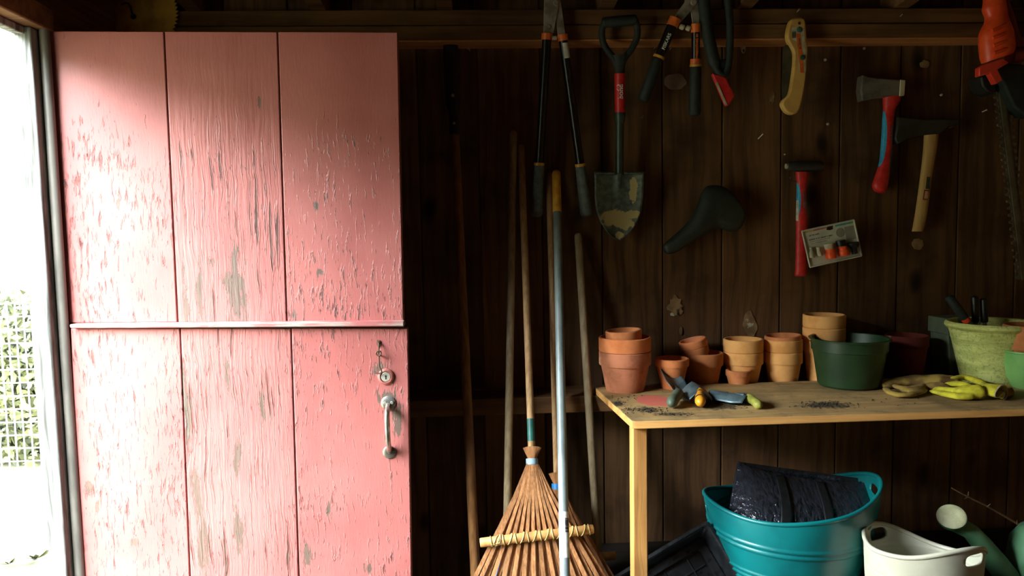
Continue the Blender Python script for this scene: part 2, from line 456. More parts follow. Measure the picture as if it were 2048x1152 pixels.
def paint(name, heavy, patches, ztop=None):
    """pink paint, checked along the grain, flaked off to grey wood in patches"""
    g = G(name)
    co = g.coord()
    w = g.noise(co, 4.0, 3.0)
    wv = g.add('ShaderNodeCombineXYZ', {0: g.m('MULTIPLY', g.m('SUBTRACT', w, 0.5), 0.035), 1: 0.0, 2: 0.0}).outputs[0]
    cw = g.add('ShaderNodeVectorMath', {0: co, 1: wv}, operation='ADD').outputs[0]
    sep = g.add('ShaderNodeSeparateXYZ', {0: co})
    g1 = g.noise(g.scl(cw, (88, 5, 4.6) if heavy else (124, 5, 21)), 1.0, 4.0, 0.55)
    g2 = g.noise(g.scl(cw, (210, 8, 34)), 1.0, 3.0, 0.6)
    area = g.noise(g.scl(co, (5, 1, 2.6)), 1.0, 4.0, 0.65)
    wear = g.m('MULTIPLY', g.m('SUBTRACT', area, 0.5), 0.42)
    if ztop is not None:   # the sheltered head of the door has kept its paint
        wear = g.m('ADD', wear, g.mr(sep.outputs[2], ztop-0.34, ztop-0.02, 0.0, -0.16))
    th = 0.600 if heavy else 0.632
    crack = g.mr(g.m('ADD', g1, wear), th, th+0.05)
    fleck = g.mr(g.m('ADD', g2, wear), 0.640, 0.680)
    lift = g.mr(g.m('ADD', g1, wear), th-0.07, th)
    tone = g.noise(g.scl(co, (4, 1, 3)), 1.0, 4.0, 0.6)
    col = g.mix(g.mr(tone, 0.35, 0.68), lin((160, 93, 87)), lin((147, 79, 74)))
    deep = g.mix(g.mr(g2, 0.4, 0.6), lin((62, 32, 27)), lin((78, 52, 43)))
    col = g.mix(g.m('MULTIPLY', crack, 0.9 if heavy else 0.85), col, deep)
    col = g.mix(g.m('MULTIPLY', fleck, 0.8), col, lin((66, 33, 28)))
    bare = None
    jag = g.noise(g.scl(co, (95, 4, 13)), 1.0, 5.0, 0.75)
    for (cx, cz, rx, rz) in patches:
        dx = g.m('MULTIPLY', g.m('SUBTRACT', sep.outputs[0], cx), 0.8/rx)
        dz = g.m('MULTIPLY', g.m('SUBTRACT', sep.outputs[2], cz), 0.8/rz)
        d = g.m('SQRT', g.m('ADD', g.m('MULTIPLY', dx, dx), g.m('MULTIPLY', dz, dz)))
        mk_ = g.mr(g.m('ADD', d, g.m('MULTIPLY', g.m('SUBTRACT', jag, 0.5), 6.5)), 0.8, 0.9, 1.0, 0.0)
        bare = mk_ if bare is None else g.m('MAXIMUM', bare, mk_)
    rnd = g.mr(g.m('ADD', g1, g.m('MULTIPLY', wear, 1.3)), 0.70 if heavy else 0.745, 0.73 if heavy else 0.775)
    bare = rnd if bare is None else g.m('MAXIMUM', bare, rnd)
    grey = g.mix(g2, lin((96, 85, 72)), lin((66, 57, 48)))
    col = g.mix(g.m('MULTIPLY', bare, 0.9), col, grey)
    h = g.m('SUBTRACT', g.m('ADD', g.m('MULTIPLY', lift, 0.55), g.m('MULTIPLY', g2, 0.18)), g.m('ADD', g.m('MULTIPLY', crack, 1.2), g.m('ADD', g.m('MULTIPLY', fleck, 0.5), g.m('MULTIPLY', bare, 0.8))))
    if heavy: h = g.m('SUBTRACT', h, g.m('MULTIPLY', g1, g.mr(wear, -0.2, 0.05, 0.2, 1.3)))
    g.bump(h, 0.62, 0.0032)
    return g.fin(col, 0.50, 0.0, 0.45)

# ================================================================== STRUCTURE
ZC = 2.42
def struct(name, mb, mat, label, cat, **kw):
    return one(name, label, cat, mb, mat, kind='structure', **kw)

struct('floor', MB().box((XL-0.05, -3.45, -0.05), (2.4, 0.10, 0.0)), m_floor, 'dark board floor of the shed', 'floor')
struct('ceiling', MB().box((XL-0.06, -3.5, ZC), (2.4, 0.1, ZC+0.05)), m_beam, 'dark board roof over the shed', 'ceiling')
struct('wall_right', MB().box((2.3, -3.4, 0), (2.4, 0.02, ZC)), m_pale, 'pale board wall closing the shed beyond the bench', 'wall')
struct('wall_front', MB().box((XL-0.03, -3.5, 0), (2.4, -3.4, ZC)), m_wall, 'brown board wall facing the tool wall', 'wall')

# back wall: every vertical board its own piece
wb_root = thing('wall_back', 'dark brown wall of vertical boards hung with garden tools', 'wall', (0.6, 0.0, 0.0), kind='structure')
seams_px = [845, 963, 1086, 1205, 1325.5, 1443.5, 1559, 1675, 1792.5, 1911, 2028]
xs = [P(a, 560, 0.0).x for a in seams_px]
step = (xs[-1]-xs[0])/(len(xs)-1)
while xs[0] > XL-0.05: xs.insert(0, xs[0]-step)
while xs[-1] < 2.25: xs.append(xs[-1]+step)
for i in range(len(xs)-1):
    a, b = xs[i]+0.0018, xs[i+1]-0.0018
    bm_ = MB().box((a, random.uniform(-0.0035, 0.0), 0.0), (b, 0.022, ZC))
    off = V(((a+b)/2, 0, 0.0))
    o = mk('board', bm_, m_wall, off, bevel=0.0025)
    o.parent = wb_root
    o.location = off-V(wb_root.location)
struct('wall_sheathing', MB().box((XL-0.05, 0.0245, -0.02), (2.4, 0.06, ZC)), m_wall, 'dark sheathing behind the vertical wall boards', 'wall').name = 'wall_back_sheathing'
def wall_bit(name, mb, mat, **kw):
    return part(wb_root, name, mb, mat, **kw)

# top plate (two stacked timbers) and shelf rail
zb = P(1300, 92.5, 0.0).z
zt = P(1300, 17.0, -0.09).z
zm = P(1300, 48.0, -0.09).z
tp = thing('trim_1', 'thick dark wall plate running along the top of the tool wall', 'beam', (0.5, -0.045, zb), kind='structure')
part(tp, 'timber', MB().box((XL, -0.090, zb), (2.3, -0.004, zm-0.001)), m_beam, bevel=0.003)
part(tp, 'timber', MB().box((XL, -0.087, zm+0.001), (2.3, -0.004, zt)), m_beam, bevel=0.003)
part(tp, 'lit_underside_strip', MB().box((XL, -0.0905, zb-0.005), (2.3, -0.004, zb-0.0005)), wood('lit_underside_wood', (208, 142, 84), (182, 118, 66), (150, 96, 52), (2, 38, 38), 0.7, blotch=0.5), 'added strip coloured as the lit underside of the plate', bevel=0.001)  # added strip: light on the plate's underside is put into its paler colour
ZT = CAM.z-0.470               # bench top surface
ZG = ZT-0.020                  # shelf rail top surface
YG = -0.155
struct('trim_2', MB().box((XL, YG, P(1000, 830, YG).z), (2.3, -0.004, ZG)), m_beam, 'dark horizontal shelf rail across the lower tool wall', 'rail', bevel=0.003)
# rafters standing on the plate
for i, px in enumerate([395, 640, 890, 1208, 1480, 1790]):
    x = P(px, 8, -0.05).x
    mb = MB()
    a, b = V((x, -0.02, zt+0.0)), V((x, -3.3, zt+0.95))
    mb.prism([(x-0.022, -0.004, zt+0.001), (x-0.022, -0.085, zt+0.001), (x-0.022, -3.3, zt+0.30), (x-0.022, -3.3, ZC-0.001), (x-0.022, -0.004, ZC-0.001)], (0.044, 0, 0))
    struct('trim_%d' % (3+i), mb, m_beam, ['rafter above the yellow saw disc', 'rafter above the middle of the pink door', 'rafter above the long narrow spade', 'rafter above the short red-banded shovel', 'rafter above the loop-handled saw', 'rafter above the red and blue hatchet'][i], 'rafter')

# left wall around the doorway
zpx = P(90, 64, YDR).z
ja, jb = P(62, 605, YDR-0.052).x, P(97, 605, YDR-0.052).x
gb = P(132, 605, YDR-0.02).x
XO = ja+0.006
lw = thing('wall_left', 'dark board wall with the open doorway to the garden', 'wall', (XL-0.06, -2.2, 0.0), kind='structure')
part(lw, 'wall_panel', MB().box((XO, -3.45, -0.02), (XL, YD0-0.04, ZC)), m_lwall)
part(lw, 'wall_panel', MB().box((XO, YDR+0.02, -0.02), (XL, 0.03, ZC)), m_lwall)
part(lw, 'header_panel', MB().box((XO, YD0-0.04, zpx+0.055), (XL, YDR+0.02, ZC)), m_lwall)
struct('trim_9', MB().box((XO, YD0-0.04, zpx), (XL+0.012, YDR+0.005, zpx+0.055)), m_beam, 'brown header board over the open doorway', 'header', bevel=0.004)
struct('trim_10', MB().box((XO-0.005, YD0-0.04, zpx-0.018), (XO+0.02, YDR-0.04, zpx+0.0)), m_jamb, 'weathered stop strip under the doorway header', 'trim', bevel=0.003)
struct('trim_11', MB().box((ja, YDR-0.052, -0.02), (jb, YDR+0.02, zpx)), m_jamb, 'weathered whitewashed door jamb beside the pink door', 'jamb', bevel=0.004)
gp = MB(); cxg = (jb+gb)/2; rg = (gb-jb)/2
gp.tube([(cxg, YDR-0.016, 0.0), (cxg, YDR-0.016, zpx)], rg*1.0, 24)
struct('trim_12', gp, m_greypost, 'smooth grey rounded post between jamb and pink door', 'post')
struct('trim_13', MB().box((XO, YD0-0.05, 0), (XL+0.01, YD0, zpx)), m_jamb, 'weathered door jamb on the near side of the doorway', 'jamb', bevel=0.003)

# ------------------------------------------------------------------ outside
ZO = -0.36
ground = MB()
def ground_z(x, y):
    d = math.hypot(x-XL, y+1.1)      # level yard by the shed, unseen bank added all round it to block low sky
    return ZO+0.02*mnoise.noise(V((x*2, y*2, 0)))+0.50*max(0.0, d-6.5)
ground.quadgrid(lambda u, v: V((XL-0.03-u*22, -24+v*46, ground_z(XL-0.03-u*22, -24+v*46))), 60, 90)
struct('ground', ground, m_ground, 'pale yard outside the doorway and an added bank blocking the low sky', 'ground')
YF = 2.7
fx0, fx1 = P(-160, 700, YF).x, P(100, 700, YF).x
fz0, fz1 = ZO, P(40, 606, YF).z
fence = thing('wire_fence', 'white welded wire fence in front of the green hedge', 'fence', ((fx0+fx1)/2, YF, ZO))
wm = MB()
nx = int((fx1-fx0)/0.05); nz = int((fz1-fz0)/0.085)
for i in range(nx+1):
    x = fx0+(fx1-fx0)*i/nx
    wm.tube([(x, YF, fz0), (x, YF, fz1)], 0.0042, 6)
for j in range(nz+1):
    z = fz0+(fz1-fz0)*j/nz
    wm.tube([(fx0, YF-0.004, z), (fx1, YF-0.004, z)], 0.0042, 6)
tag(part(fence, 'wire_mesh', wm, m_wire), kind='stuff')
for x in (fx0, fx1):
    part(fence, 'post', MB().tube([(x, YF+0.03, fz0), (x, YF+0.03, fz1+0.02)], 0.02, 10), m_wire)
hedge = thing('hedge', 'leafy yellow-green hedge behind the wire fence', 'hedge', ((fx0+fx1)/2, YF+0.5, ZO))
lv = MB()
for k in range(3800):
    x = random.uniform(fx0-0.2, fx1+0.2); z = random.uniform(fz0, fz1+0.05); y = YF+0.25+random.uniform(-0.10, 0.16)
    c = V((x, y, z)); s_ = random.uniform(0.02, 0.05)
    u = V((random.uniform(-1, 1), random.uniform(-0.6, 0.6), random.uniform(-1, 1))).normalized()
    w = u.cross(V((random.uniform(-.5, .5), -1, random.uniform(-.2, .8)))).normalized()
    lv.add([c-u*s_, c+w*s_*0.45, c+u*s_, c-w*s_*0.45], [(0, 1, 2, 3)])
tag(part(hedge, 'leaves', lv, m_leaf, recalc=False), kind='stuff')
core = MB()
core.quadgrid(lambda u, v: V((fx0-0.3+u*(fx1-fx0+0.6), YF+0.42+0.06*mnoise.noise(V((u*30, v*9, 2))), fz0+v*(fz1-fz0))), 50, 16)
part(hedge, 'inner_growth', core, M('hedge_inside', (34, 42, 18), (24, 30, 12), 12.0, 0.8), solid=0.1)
# weeds by the threshold
for k, (px, py, lab) in enumerate([(18, 1128, 'low green weed in the gravel at the far left'), (72, 1118, 'low green weed in the gravel close to the door jamb')]):
    c = H(px, py, ZO+0.01); wd = MB()
    for j in range(34):
        a = random.uniform(0, 6.28); l = random.uniform(0.03, 0.10)
        d = V((math.cos(a), math.sin(a), random.uniform(0.2, 0.9))).normalized(); s2 = d.cross(V((0, 0, 1))).normalized()*l*0.16
        wd.add([c, c+d*l*0.5+s2, c+d*l, c+d*l*0.5-s2], [(0, 1, 2, 3)])
    one('weed', lab, 'weed', wd, m_leaf, 'weeds outside the doorway', recalc=False)

# ================================================================== PINK DUTCH DOOR
def leaf(name, label, tops, bots, ytop, ybot, yf, floor_ext, pats):
    p0 = P((tops[0]+tops[-1])/2, (ytop[0]+ytop[1])/2, yf)
    root = thing(name, label, 'door', (p0.x, yf, 0.03), kind='structure')
    n = len(tops)-1
    for i in range(n):
        g_ = 1.1
        fr = lambda xx, yy: yy[0]+(yy[1]-yy[0])*(xx-tops[0])/(tops[-1]-tops[0])
        a, b = tops[i]+(g_ if i else 0), tops[i+1]-(g_ if i < n-1 else 0)
        c, d = bots[i]+(g_ if i else 0), bots[i+1]-(g_ if i < n-1 else 0)
        tl, tr = P(a, fr(a, ytop), yf), P(b, fr(b, ytop), yf)
        bl, br = P(c, fr(c, ybot), yf), P(d, fr(d, ybot), yf)
        if floor_ext:
            for q, r_ in ((bl, tl), (br, tr)):
                t = (0.03-r_.z)/(q.z-r_.z)
                q.x = r_.x+(q.x-r_.x)*t; q.z = 0.03
        mb = MB().prism([tl, tr, br, bl], (0, 0.032, 0))
        off = OFF[root.name]
        pp = [((P(x, y, yf)-off).x, (P(x, y, yf)-off).z, w/S(P(x, y, yf)), h/S(P(x, y, yf))) for (k, x, y, w, h) in pats if k == i]
        part(root, 'plank', mb, paint('pink_paint_%s_%d' % (name, i), i == 1, pp, None if floor_ext else tl.z-0.03), bevel=0.0022)
    return root
d1 = leaf('door_1', 'upper leaf of the pink flaking dutch door', [92, 328, 555, 795], [139, 355.5, 574, 807], (62, 64), (646, 643), YDR, False,
          [(1, 470, 575, 14, 60), (1, 484, 625, 9, 36), (1, 420, 523, 6, 9), (1, 400, 590, 5, 45), (1, 372, 610, 4, 40), (2, 640, 545, 5, 6), (2, 590, 630, 6, 8), (1, 518, 205, 3, 9), (2, 632, 412, 4, 8), (0, 236, 405, 4, 10)])
d2 = leaf('door_2', 'lower leaf of the pink flaking dutch door with handle', [141, 360, 582, 815], [163, 380, 598, 823], (657, 657), (1152, 1152), YDR-0.012, True,
          [(1, 524, 812, 5, 26), (1, 474, 915, 6, 30), (1, 374, 820, 6, 60), (1, 395, 985, 8, 40), (1, 476, 1060, 8, 34), (1, 455, 750, 5, 20), (2, 615, 1110, 7, 16), (2, 658, 1020, 4, 12), (2, 735, 1135, 8, 10), (2, 760, 735, 10, 10), (2, 795, 835, 8, 26), (2, 775, 795, 16, 12), (0, 182, 850, 5, 6), (0, 196, 1010, 4, 12), (0, 178, 975, 6, 9), (0, 270, 1085, 8, 6), (1, 405, 1090, 10, 46)])
led = MB().slab([(138, 649), (808, 643), (808.5, 653.5), (140, 657)], YDR-0.03, YDR+0.004)
ledg = G('weathered_pink_ledge')
co = ledg.coord()
n_ = ledg.noise(ledg.scl(co, (9, 20, 60)), 1.0, 5.0, 0.65)
ledg.bump(n_, 0.5, 0.002)
m_ledge = ledg.fin(ledg.mix(ledg.mr(n_, 0.42, 0.6), lin((158, 88, 84)), lin((150, 136, 126))), 0.6)
part(d1, 'drip_ledge', led, m_ledge, 'weathered pink ledge across the bottom of the leaf', bevel=0.003)

yl = YDR-0.012
# handle
hd = MB()
c1, c2 = P(777, 806, yl), P(779, 904, yl)
s0 = S(c1)
def disc(mb, c, r, t, seg=28):
    mt = Matrix.Translation(c) @ Matrix.Rotation(rad(90), 4, 'X')
    return mb.lathe([(0.0001, 0), (r, 0), (r, t*0.6), (r*0.8, t), (0.0001, t)], mt, seg)
disc(hd, c1, 14.5/s0, 0.005); disc(hd, c2, 13/s0, 0.005)
pts = [P(776, 811, yl-0.004), P(775, 819, yl-0.022), P(774, 830, yl-0.036), P(774.5, 855, yl-0.040), P(776, 880, yl-0.036), P(778, 894, yl-0.020), P(779, 900, yl-0.004)]
pts = [V(p) for p in catmull([tuple(p) for p in pts], 6)]
hd.tube(pts, [0.0088]*len(pts), 14, sq=0.75)
hob = part(d2, 'pull_handle', hd, m_chrome, 'worn chrome pull handle', ang=50)
for (x, y) in ((770.5, 806), (784, 805), (779, 904)):
    part(hob, 'screw', disc(MB(), P(x, y, yl-0.0048), 0.0042, 0.003, 12), m_axe)
# lock
lk = MB(); cl = P(772, 753, yl)
lk.lathe([(0.013, 0), (0.0205, 0), (0.0205, 0.003), (0.018, 0.006), (0.0145, 0.007), (0.0135, 0.003), (0.0135, 0)], Matrix.Translation(cl) @ Matrix.Rotation(rad(90), 4, 'X'), 32)
lko = part(d2, 'lock_ring', lk, M('painted_lock_ring', (168, 96, 86), (140, 76, 66), 40, 0.5), 'pink painted ring round the lock')
part(lko, 'lock_cylinder', disc(MB(), cl, 0.0135, 0.006), m_steel, 'grey key cylinder')
kh = MB(); kh.box((cl.x-0.0012, cl.y-0.0068, cl.z-0.006), (cl.x+0.0012, cl.y-0.0061, cl.z+0.002)); disc(kh, cl+V((0, -0.0061, 0.002)), 0.0026, 0.0008, 12)
part(lko, 'keyhole', kh, m_blackpl)
# hook
hk = MB()
hp = [P(757, 684, yl-0.001), P(757.5, 690, yl-0.010), P(757.5, 706, yl-0.014), P(758, 722, yl-0.016), P(759, 734, yl-0.016), P(763, 742, yl-0.016), P(760, 746, yl-0.014), P(752, 746, yl-0.012), P(749, 744, yl-0.010)]
hk.tube([V(p) for p in catmull([tuple(p) for p in hp], 5)], 0.0022, 8)
hko = part(d2, 'latch_hook', hk, m_rust, 'rusty iron latch hook')
st = MB(); cst = P(757.5, 706, yl-0.012)
st.tube([cst+V((0.006*math.cos(a), -0.004, 0.006*math.sin(a))) for a in [2*math.pi*k/12 for k in range(12)]], 0.002, 8, loop=True)
st.tube([cst+V((0, 0, -0.006)), cst+V((0, 0.012, -0.006))], 0.002, 8)
part(hko, 'eye_screw', st, m_rust)
sp = MB(); q = P(757, 685, yl)
sp.slab([(754, 680), (760, 681), (761, 690), (756, 694), (753, 688)], yl-0.003, yl)
part(d2, 'staple', sp, m_rust)

# ================================================================== THINGS ON THE WALL
def rod(px0, px1, y0, y1, r_px0, floor=True):
    """straight pole through two sight points at real depths, run on to the floor"""
    a, b = P(px0[0], px0[1], y0), P(px1[0], px1[1], y1)
    if floor:
        t = (0.012-a.z)/(b.z-a.z); e = a+(b-a)*t
    else: e = b
    return a, b, e, r_px0/S(a)
def pole_mesh(a, e, r):
    mb = MB(); d = (e-a).normalized()
    mb.tube([a, a+d*0.004, a+d*0.012, a+(e-a)*0.5, e-d*0.004, e], [r*0.55, r*0.88, r, r, r, r*0.8], 18)
    return mb

# circular saw disc hung on the plate
ys = -0.105
sd_c = P(270, 22, ys); s0 = S(sd_c); R_ = 85.0/s0
vs = []
nt = 66
for k in range(nt):
    a = 2*math.pi*k/nt
    vs.append((sd_c.x+R_*math.cos(a), ys, sd_c.z+R_*math.sin(a)))
    a2 = a+2*math.pi/nt*0.25
    vs.append((sd_c.x+(R_-0.009)*math.cos(a2), ys, sd_c.z+(R_-0.009)*math.sin(a2)))
sdo = one('circular_saw_blade', 'yellow toothed saw disc hanging above the pink door', 'saw blade', MB().prism(vs, (0, 0.003, 0)), m_yellowdisc)
hole = MB(); disc(hole, P(267, 33, ys), 0.008, 0.001, 16)
part(sdo, 'arbor_hole', hole, m_blackpl)
hk = MB(); hk.tube([P(x, y, ys-0.003) for x, y in [(243, 10), (250, 6), (257, 7), (261, 14), (263, 22), (266, 32)]], 0.003, 8)
wall_bit('hook', hk, m_rust)

# narrow spade standing head-up
a, b, e, r = rod((909, 258), (950, 1130), -0.105, -0.36, 9.3)
t = thing('narrow_spade', 'long narrow black-bladed spade standing head up beside the pink door', 'spade', (e.x, e.y, 0.0))
part(t, 'handle', pole_mesh(a, e, r), m_handle_c)
dirv = (a-e).normalized()
sk = MB(); sk.tube([a-dirv*0.02, a, a+dirv*0.05, a+dirv*0.09], [r*1.12, r*1.15, r*1.05, r*0.7], 16)
part(t, 'socket', sk, m_darksteel)
bd = MB()
def bladefn(u, v):
    q = a+dirv*(0.045+u*0.335)
    wv = 0.021*(1.0 if u > 0.12 else 0.6+u*3.3)
    s_ = (v-0.5)*2
    return q+V((wv*s_, -0.012*(1-s_*s_)*(1-u*0.5)+0.004, 0))
bd.quadgrid(bladefn, 18, 8)
part(t, 'blade', bd, m_darksteel, solid=0.004, ang=60)
part(t, 'rivet', disc(MB(), a+dirv*0.10+V((0, -0.012, 0)), 0.005, 0.003, 12), m_steel)
part(t, 'rivet', disc(MB(), a+dirv*0.015+V((0, -r*1.1, 0)), 0.004, 0.003, 12), m_steel)

# grey ash pole
a, b, e, r = rod((1027, 262), (1015, 1005), -0.03, -0.28, 7.4)
t = thing('tool_handle', 'pale greyish wooden pole leaning left of the bamboo rake handle', 'pole', (e.x, e.y, 0))
part(t, 'shaft', pole_mesh(a, e, r), m_handle_b)
part(t, 'iron_socket', MB().tube([e, e+(a-e).normalized()*0.12, e+(a-e).normalized()*0.14], [r*1.5, r*1.25, r*1.1], 16), m_darksteel)
# pole right of the rakes
a, b, e, r = rod((1156, 467), (1196, 1100), -0.03, -0.27, 7.6)
t = thing('tool_handle', 'pale wooden pole leaning next to the potting bench', 'pole', (e.x, e.y, 0))
part(t, 'shaft', pole_mesh(a, e, r), m_handle_b)
part(t, 'iron_socket', MB().tube([e, e+(a-e).normalized()*0.12, e+(a-e).normalized()*0.14], [r*1.5, r*1.25, r*1.1], 16), m_darksteel)
# grey metal pole with yellow grip
a, b, e, r = rod((1112.5, 342), (1130, 1150), -0.06, -0.55, 8.6)
t = thing('metal_pole', 'grey metal pole with yellow top grip standing in front of the rakes', 'pole', (e.x, e.y, 0))
d = (e-a).normalized()
part(t, 'shaft', MB().tube([a+d*0.13, (a+e)/2, e], [r*0.92, r*0.96, r*0.98], 20), m_silver)
part(t, 'grip', MB().tube([a, a+d*0.004, a+d*0.012, a+d*0.138, a+d*0.14], [r*0.6, r*0.9, r, r*1.02, r*0.95], 20), m_yellowgrip, 'yellow plastic grip')
z1, z2 = P(1128.5, 1028, -0.5).z, P(1130, 1104, -0.5).z
t1, t2 = (z1-a.z)/(e.z-a.z), (z2-a.z)/(e.z-a.z)
stk = part(t, 'sticker', MB().tube([a+(e-a)*t1, a+(e-a)*t2], r*1.0, 24, cap=False), m_white, 'white barcode sticker')
bc = MB()
ax = d; side = V((1, 0, 0)); side = (side-ax*side.dot(ax)).normalized(); fr = ax.cross(side).normalized()
if fr.y > 0: fr = -fr
for k in range(14):
    q0 = a+(e-a)*(t1+(t2-t1)*(0.14+0.022*k)); q1 = q0+ax*random.choice([0.0012, 0.002, 0.003])
    arc = [math.radians(w) for w in (8, 26, 44, 62)]
    rr = r*1.012
    vs = []
    for qq in (q0, q1):
        for w in arc: vs.append(qq+side*(rr*math.sin(w))+fr*(rr*math.cos(w)))
    bc.add(vs, [(i, i+1, 5+i, 4+i) for i in range(3)])
part(stk, 'barcode', bc, m_ink, recalc=False)

# bamboo rakes
def rake(label, top, mid, y0, y1, rpx, angs, bar_px, bar_y, mat_h, paint_band, flare, lash, tlen=None, group='bamboo rakes'):
    a, b, e, r = rod(top, mid, y0, y1, rpx)
    t = thing('bamboo_rake', label, 'rake', (e.x, e.y, 0.0), group)
    d = (e-a).normalized()
    part(t, 'handle', pole_mesh(a, b+d*0.10, r), mat_h)
    lat = V((1, 0, 0)); lat = (lat-d*lat.dot(d)).normalized()
    nrm = d.cross(lat).normalized()
    if nrm.y > 0: nrm = -nrm
    apex = b+d*0.02
    n = len(angs)
    rnd = random.Random(5)
    for i, an in enumerate(angs):
        q = rad(an); dr = (d*math.cos(q)+lat*math.sin(q))
        L = (apex.z-0.012)/(-dr.z)
        sv = dr.cross(nrm).normalized()
        lay = (0.004 if i % 2 else -0.004)+0.010*math.cos(rad(an*2.4))
        w0, w1 = 0.0030, 0.0056
        mb = MB(); rs = []
        cpts = [(-0.035, 0.006*0), (0.0, 0), (0.15*L, 1), (0.45*L, 1), (0.75*L, 1), (0.93*L, 1), (0.99*L, 1)]
        for j, (s_, k) in enumerate(cpts):
            off = nrm*(lay*k+0.006+(0.0 if s_ < 0.9*L else -0.0))
            if s_ <= 0: off = nrm*((r+0.002)*math.cos(q*2.2))
            spread = lat*(math.sin(q)*0.016 if s_ <= 0 else 0)
            bend = nrm*(0.035*max(0, (s_-0.88*L)/(0.11*L))) if j == 6 else V((0, 0, 0))
            c = apex+dr*s_+off+spread*(1 if j else 1.6)+bend
            if j == 0: c += lat*math.sin(q)*0.055+nrm*0.006
            ww = w0+(w1-w0)*min(1, max(0, s_/(0.5*L)))
            th_ = 0.0016
            rs.append([c+sv*ww+nrm*th_, c-sv*ww+nrm*th_, c-sv*ww-nrm*th_, c+sv*ww-nrm*th_])
        mb.rings(rs)
        part(t, 'tine', mb, m_bamboo)
    cl_ = MB(); cl_.tube([apex-d*0.004, apex+d*0.012], r*1.62, 20, cap=True)
    part(t, 'collar', cl_, m_bluetape if paint_band else m_bluepl, 'blue binding at the head')
    if paint_band:
        part(t, 'painted_band', MB().tube([b-d*0.09, b-d*0.03], r*1.03, 18, cap=False), m_greenpaint, 'chipped green paint band')
    p0, p1 = P(bar_px[0], bar_px[1], bar_y), P(bar_px[2], bar_px[3], bar_y)
    rb = bar_px[4]/S(p0)
    dv = (p1-p0).normalized()
    bar = part(t, 'crossbar', MB().tube([p0, p0+dv*0.003, (p0+p1)/2, p1-dv*0.003, p1], [rb*0.9, rb, rb, rb, rb*0.9], 18), m_cane)
    ls = MB()
    if lash:
        for k in range(lash):
            q = p0+(p1-p0)*(0.1+0.86*k/(lash-1))
            tl = 0.006*(1 if k % 2 else -0.4)
            lp = []
            for j in range(14):
                w = 2*math.pi*j/14
                lp.append(q+dv*(tl*math.sin(w))+V((0, -math.cos(w), 0))*(rb*1.12)+V((0, 0, 1))*(math.sin(w)*rb*1.12))
            ls.tube(lp, 0.0011, 6, loop=True)
        for k in (0, 1):
            q = p0+(p1-p0)*(0.12+0.012*k)
            ls.tube([q+V((0, -math.cos(w)*rb*1.14, math.sin(w)*rb*1.14))+dv*0.014*math.sin(w/2+k) for w in [2*math.pi*j/14 for j in range(14)]], 0.0011, 6, loop=True)
        tag(part(bar, 'wire_lashing', ls, m_twine), kind='stuff')
    return t, a, b, e, r, d, lat, nrm
angsB = [-29+2.7*i for i in range(23)]
rake('bamboo rake behind, its blue-banded handle beside the grey metal pole', (1098, 345), (1114, 955), -0.03, -0.27, 6.4, angsB, (1050, 1128, 1231, 1111, 8.5), -0.300, m_handle_a, False, True, 0)
angsA = [-28.5+2.45*i for i in range(25)]
rk = rake('front bamboo rake with green-banded handle and tied cane crossbar', (1042, 290), (1063.5, 905), -0.03, -0.35, 6.6, angsA, (960, 1085.5, 1187, 1058, 9.2), -0.452, m_handle_a, True, True, 17)
stake = MB(); q0, q1 = P(1006, 1090, -0.36), P(992, 1160, -0.38)
e_ = q0+(q1-q0)*((0.0-q0.z)/(q1.z-q0.z))
one('plastic_stake', 'bright blue plastic stake glimpsed between the rake tines', 'stake', MB().tube([q0, e_], [0.005, 0.006], 10), m_bluepl)

# ---- long loppers
yl = -0.125
t = thing('loppers', 'long black loppers with orange collars hanging open', 'loppers', P(1120, 432, -0.06))
yv = lambda f: -0.125+0.06*f
def two(px0, px1, y0, y1): return P(px0[0], px0[1], y0), P(px1[0], px1[1], y1)
jl = MB().slab([(1090, -70), (1104, -72), (1112, -30), (1120, 0), (1112, 40), (1107, 66), (1087, 67), (1088, 20)], -0.130, -0.124)
part(t, 'cutting_blade', jl, m_steel, bevel=0.0012)
jr = MB().slab([(1100, -20), (1112, -75), (1126, -60), (1121, 0), (1127, 40), (1131, 70), (1116, 70), (1110, 30)], -0.124, -0.118)
part(t, 'counter_blade', jr, m_steel, bevel=0.0012)
part(t, 'pivot_bolt', disc(MB(), P(1112, 6, -0.130), 0.008, 0.005, 14), m_steel)
part(t, 'stop_bolt', disc(MB(), P(1098, 54, -0.130), 0.006, 0.004, 14), m_steel)
bp = MB(); bp.capsule(P(1104, 76, -0.125), P(1112, 76, -0.125), 0.006, 0.006)
part(t, 'bumper', bp, m_cream)
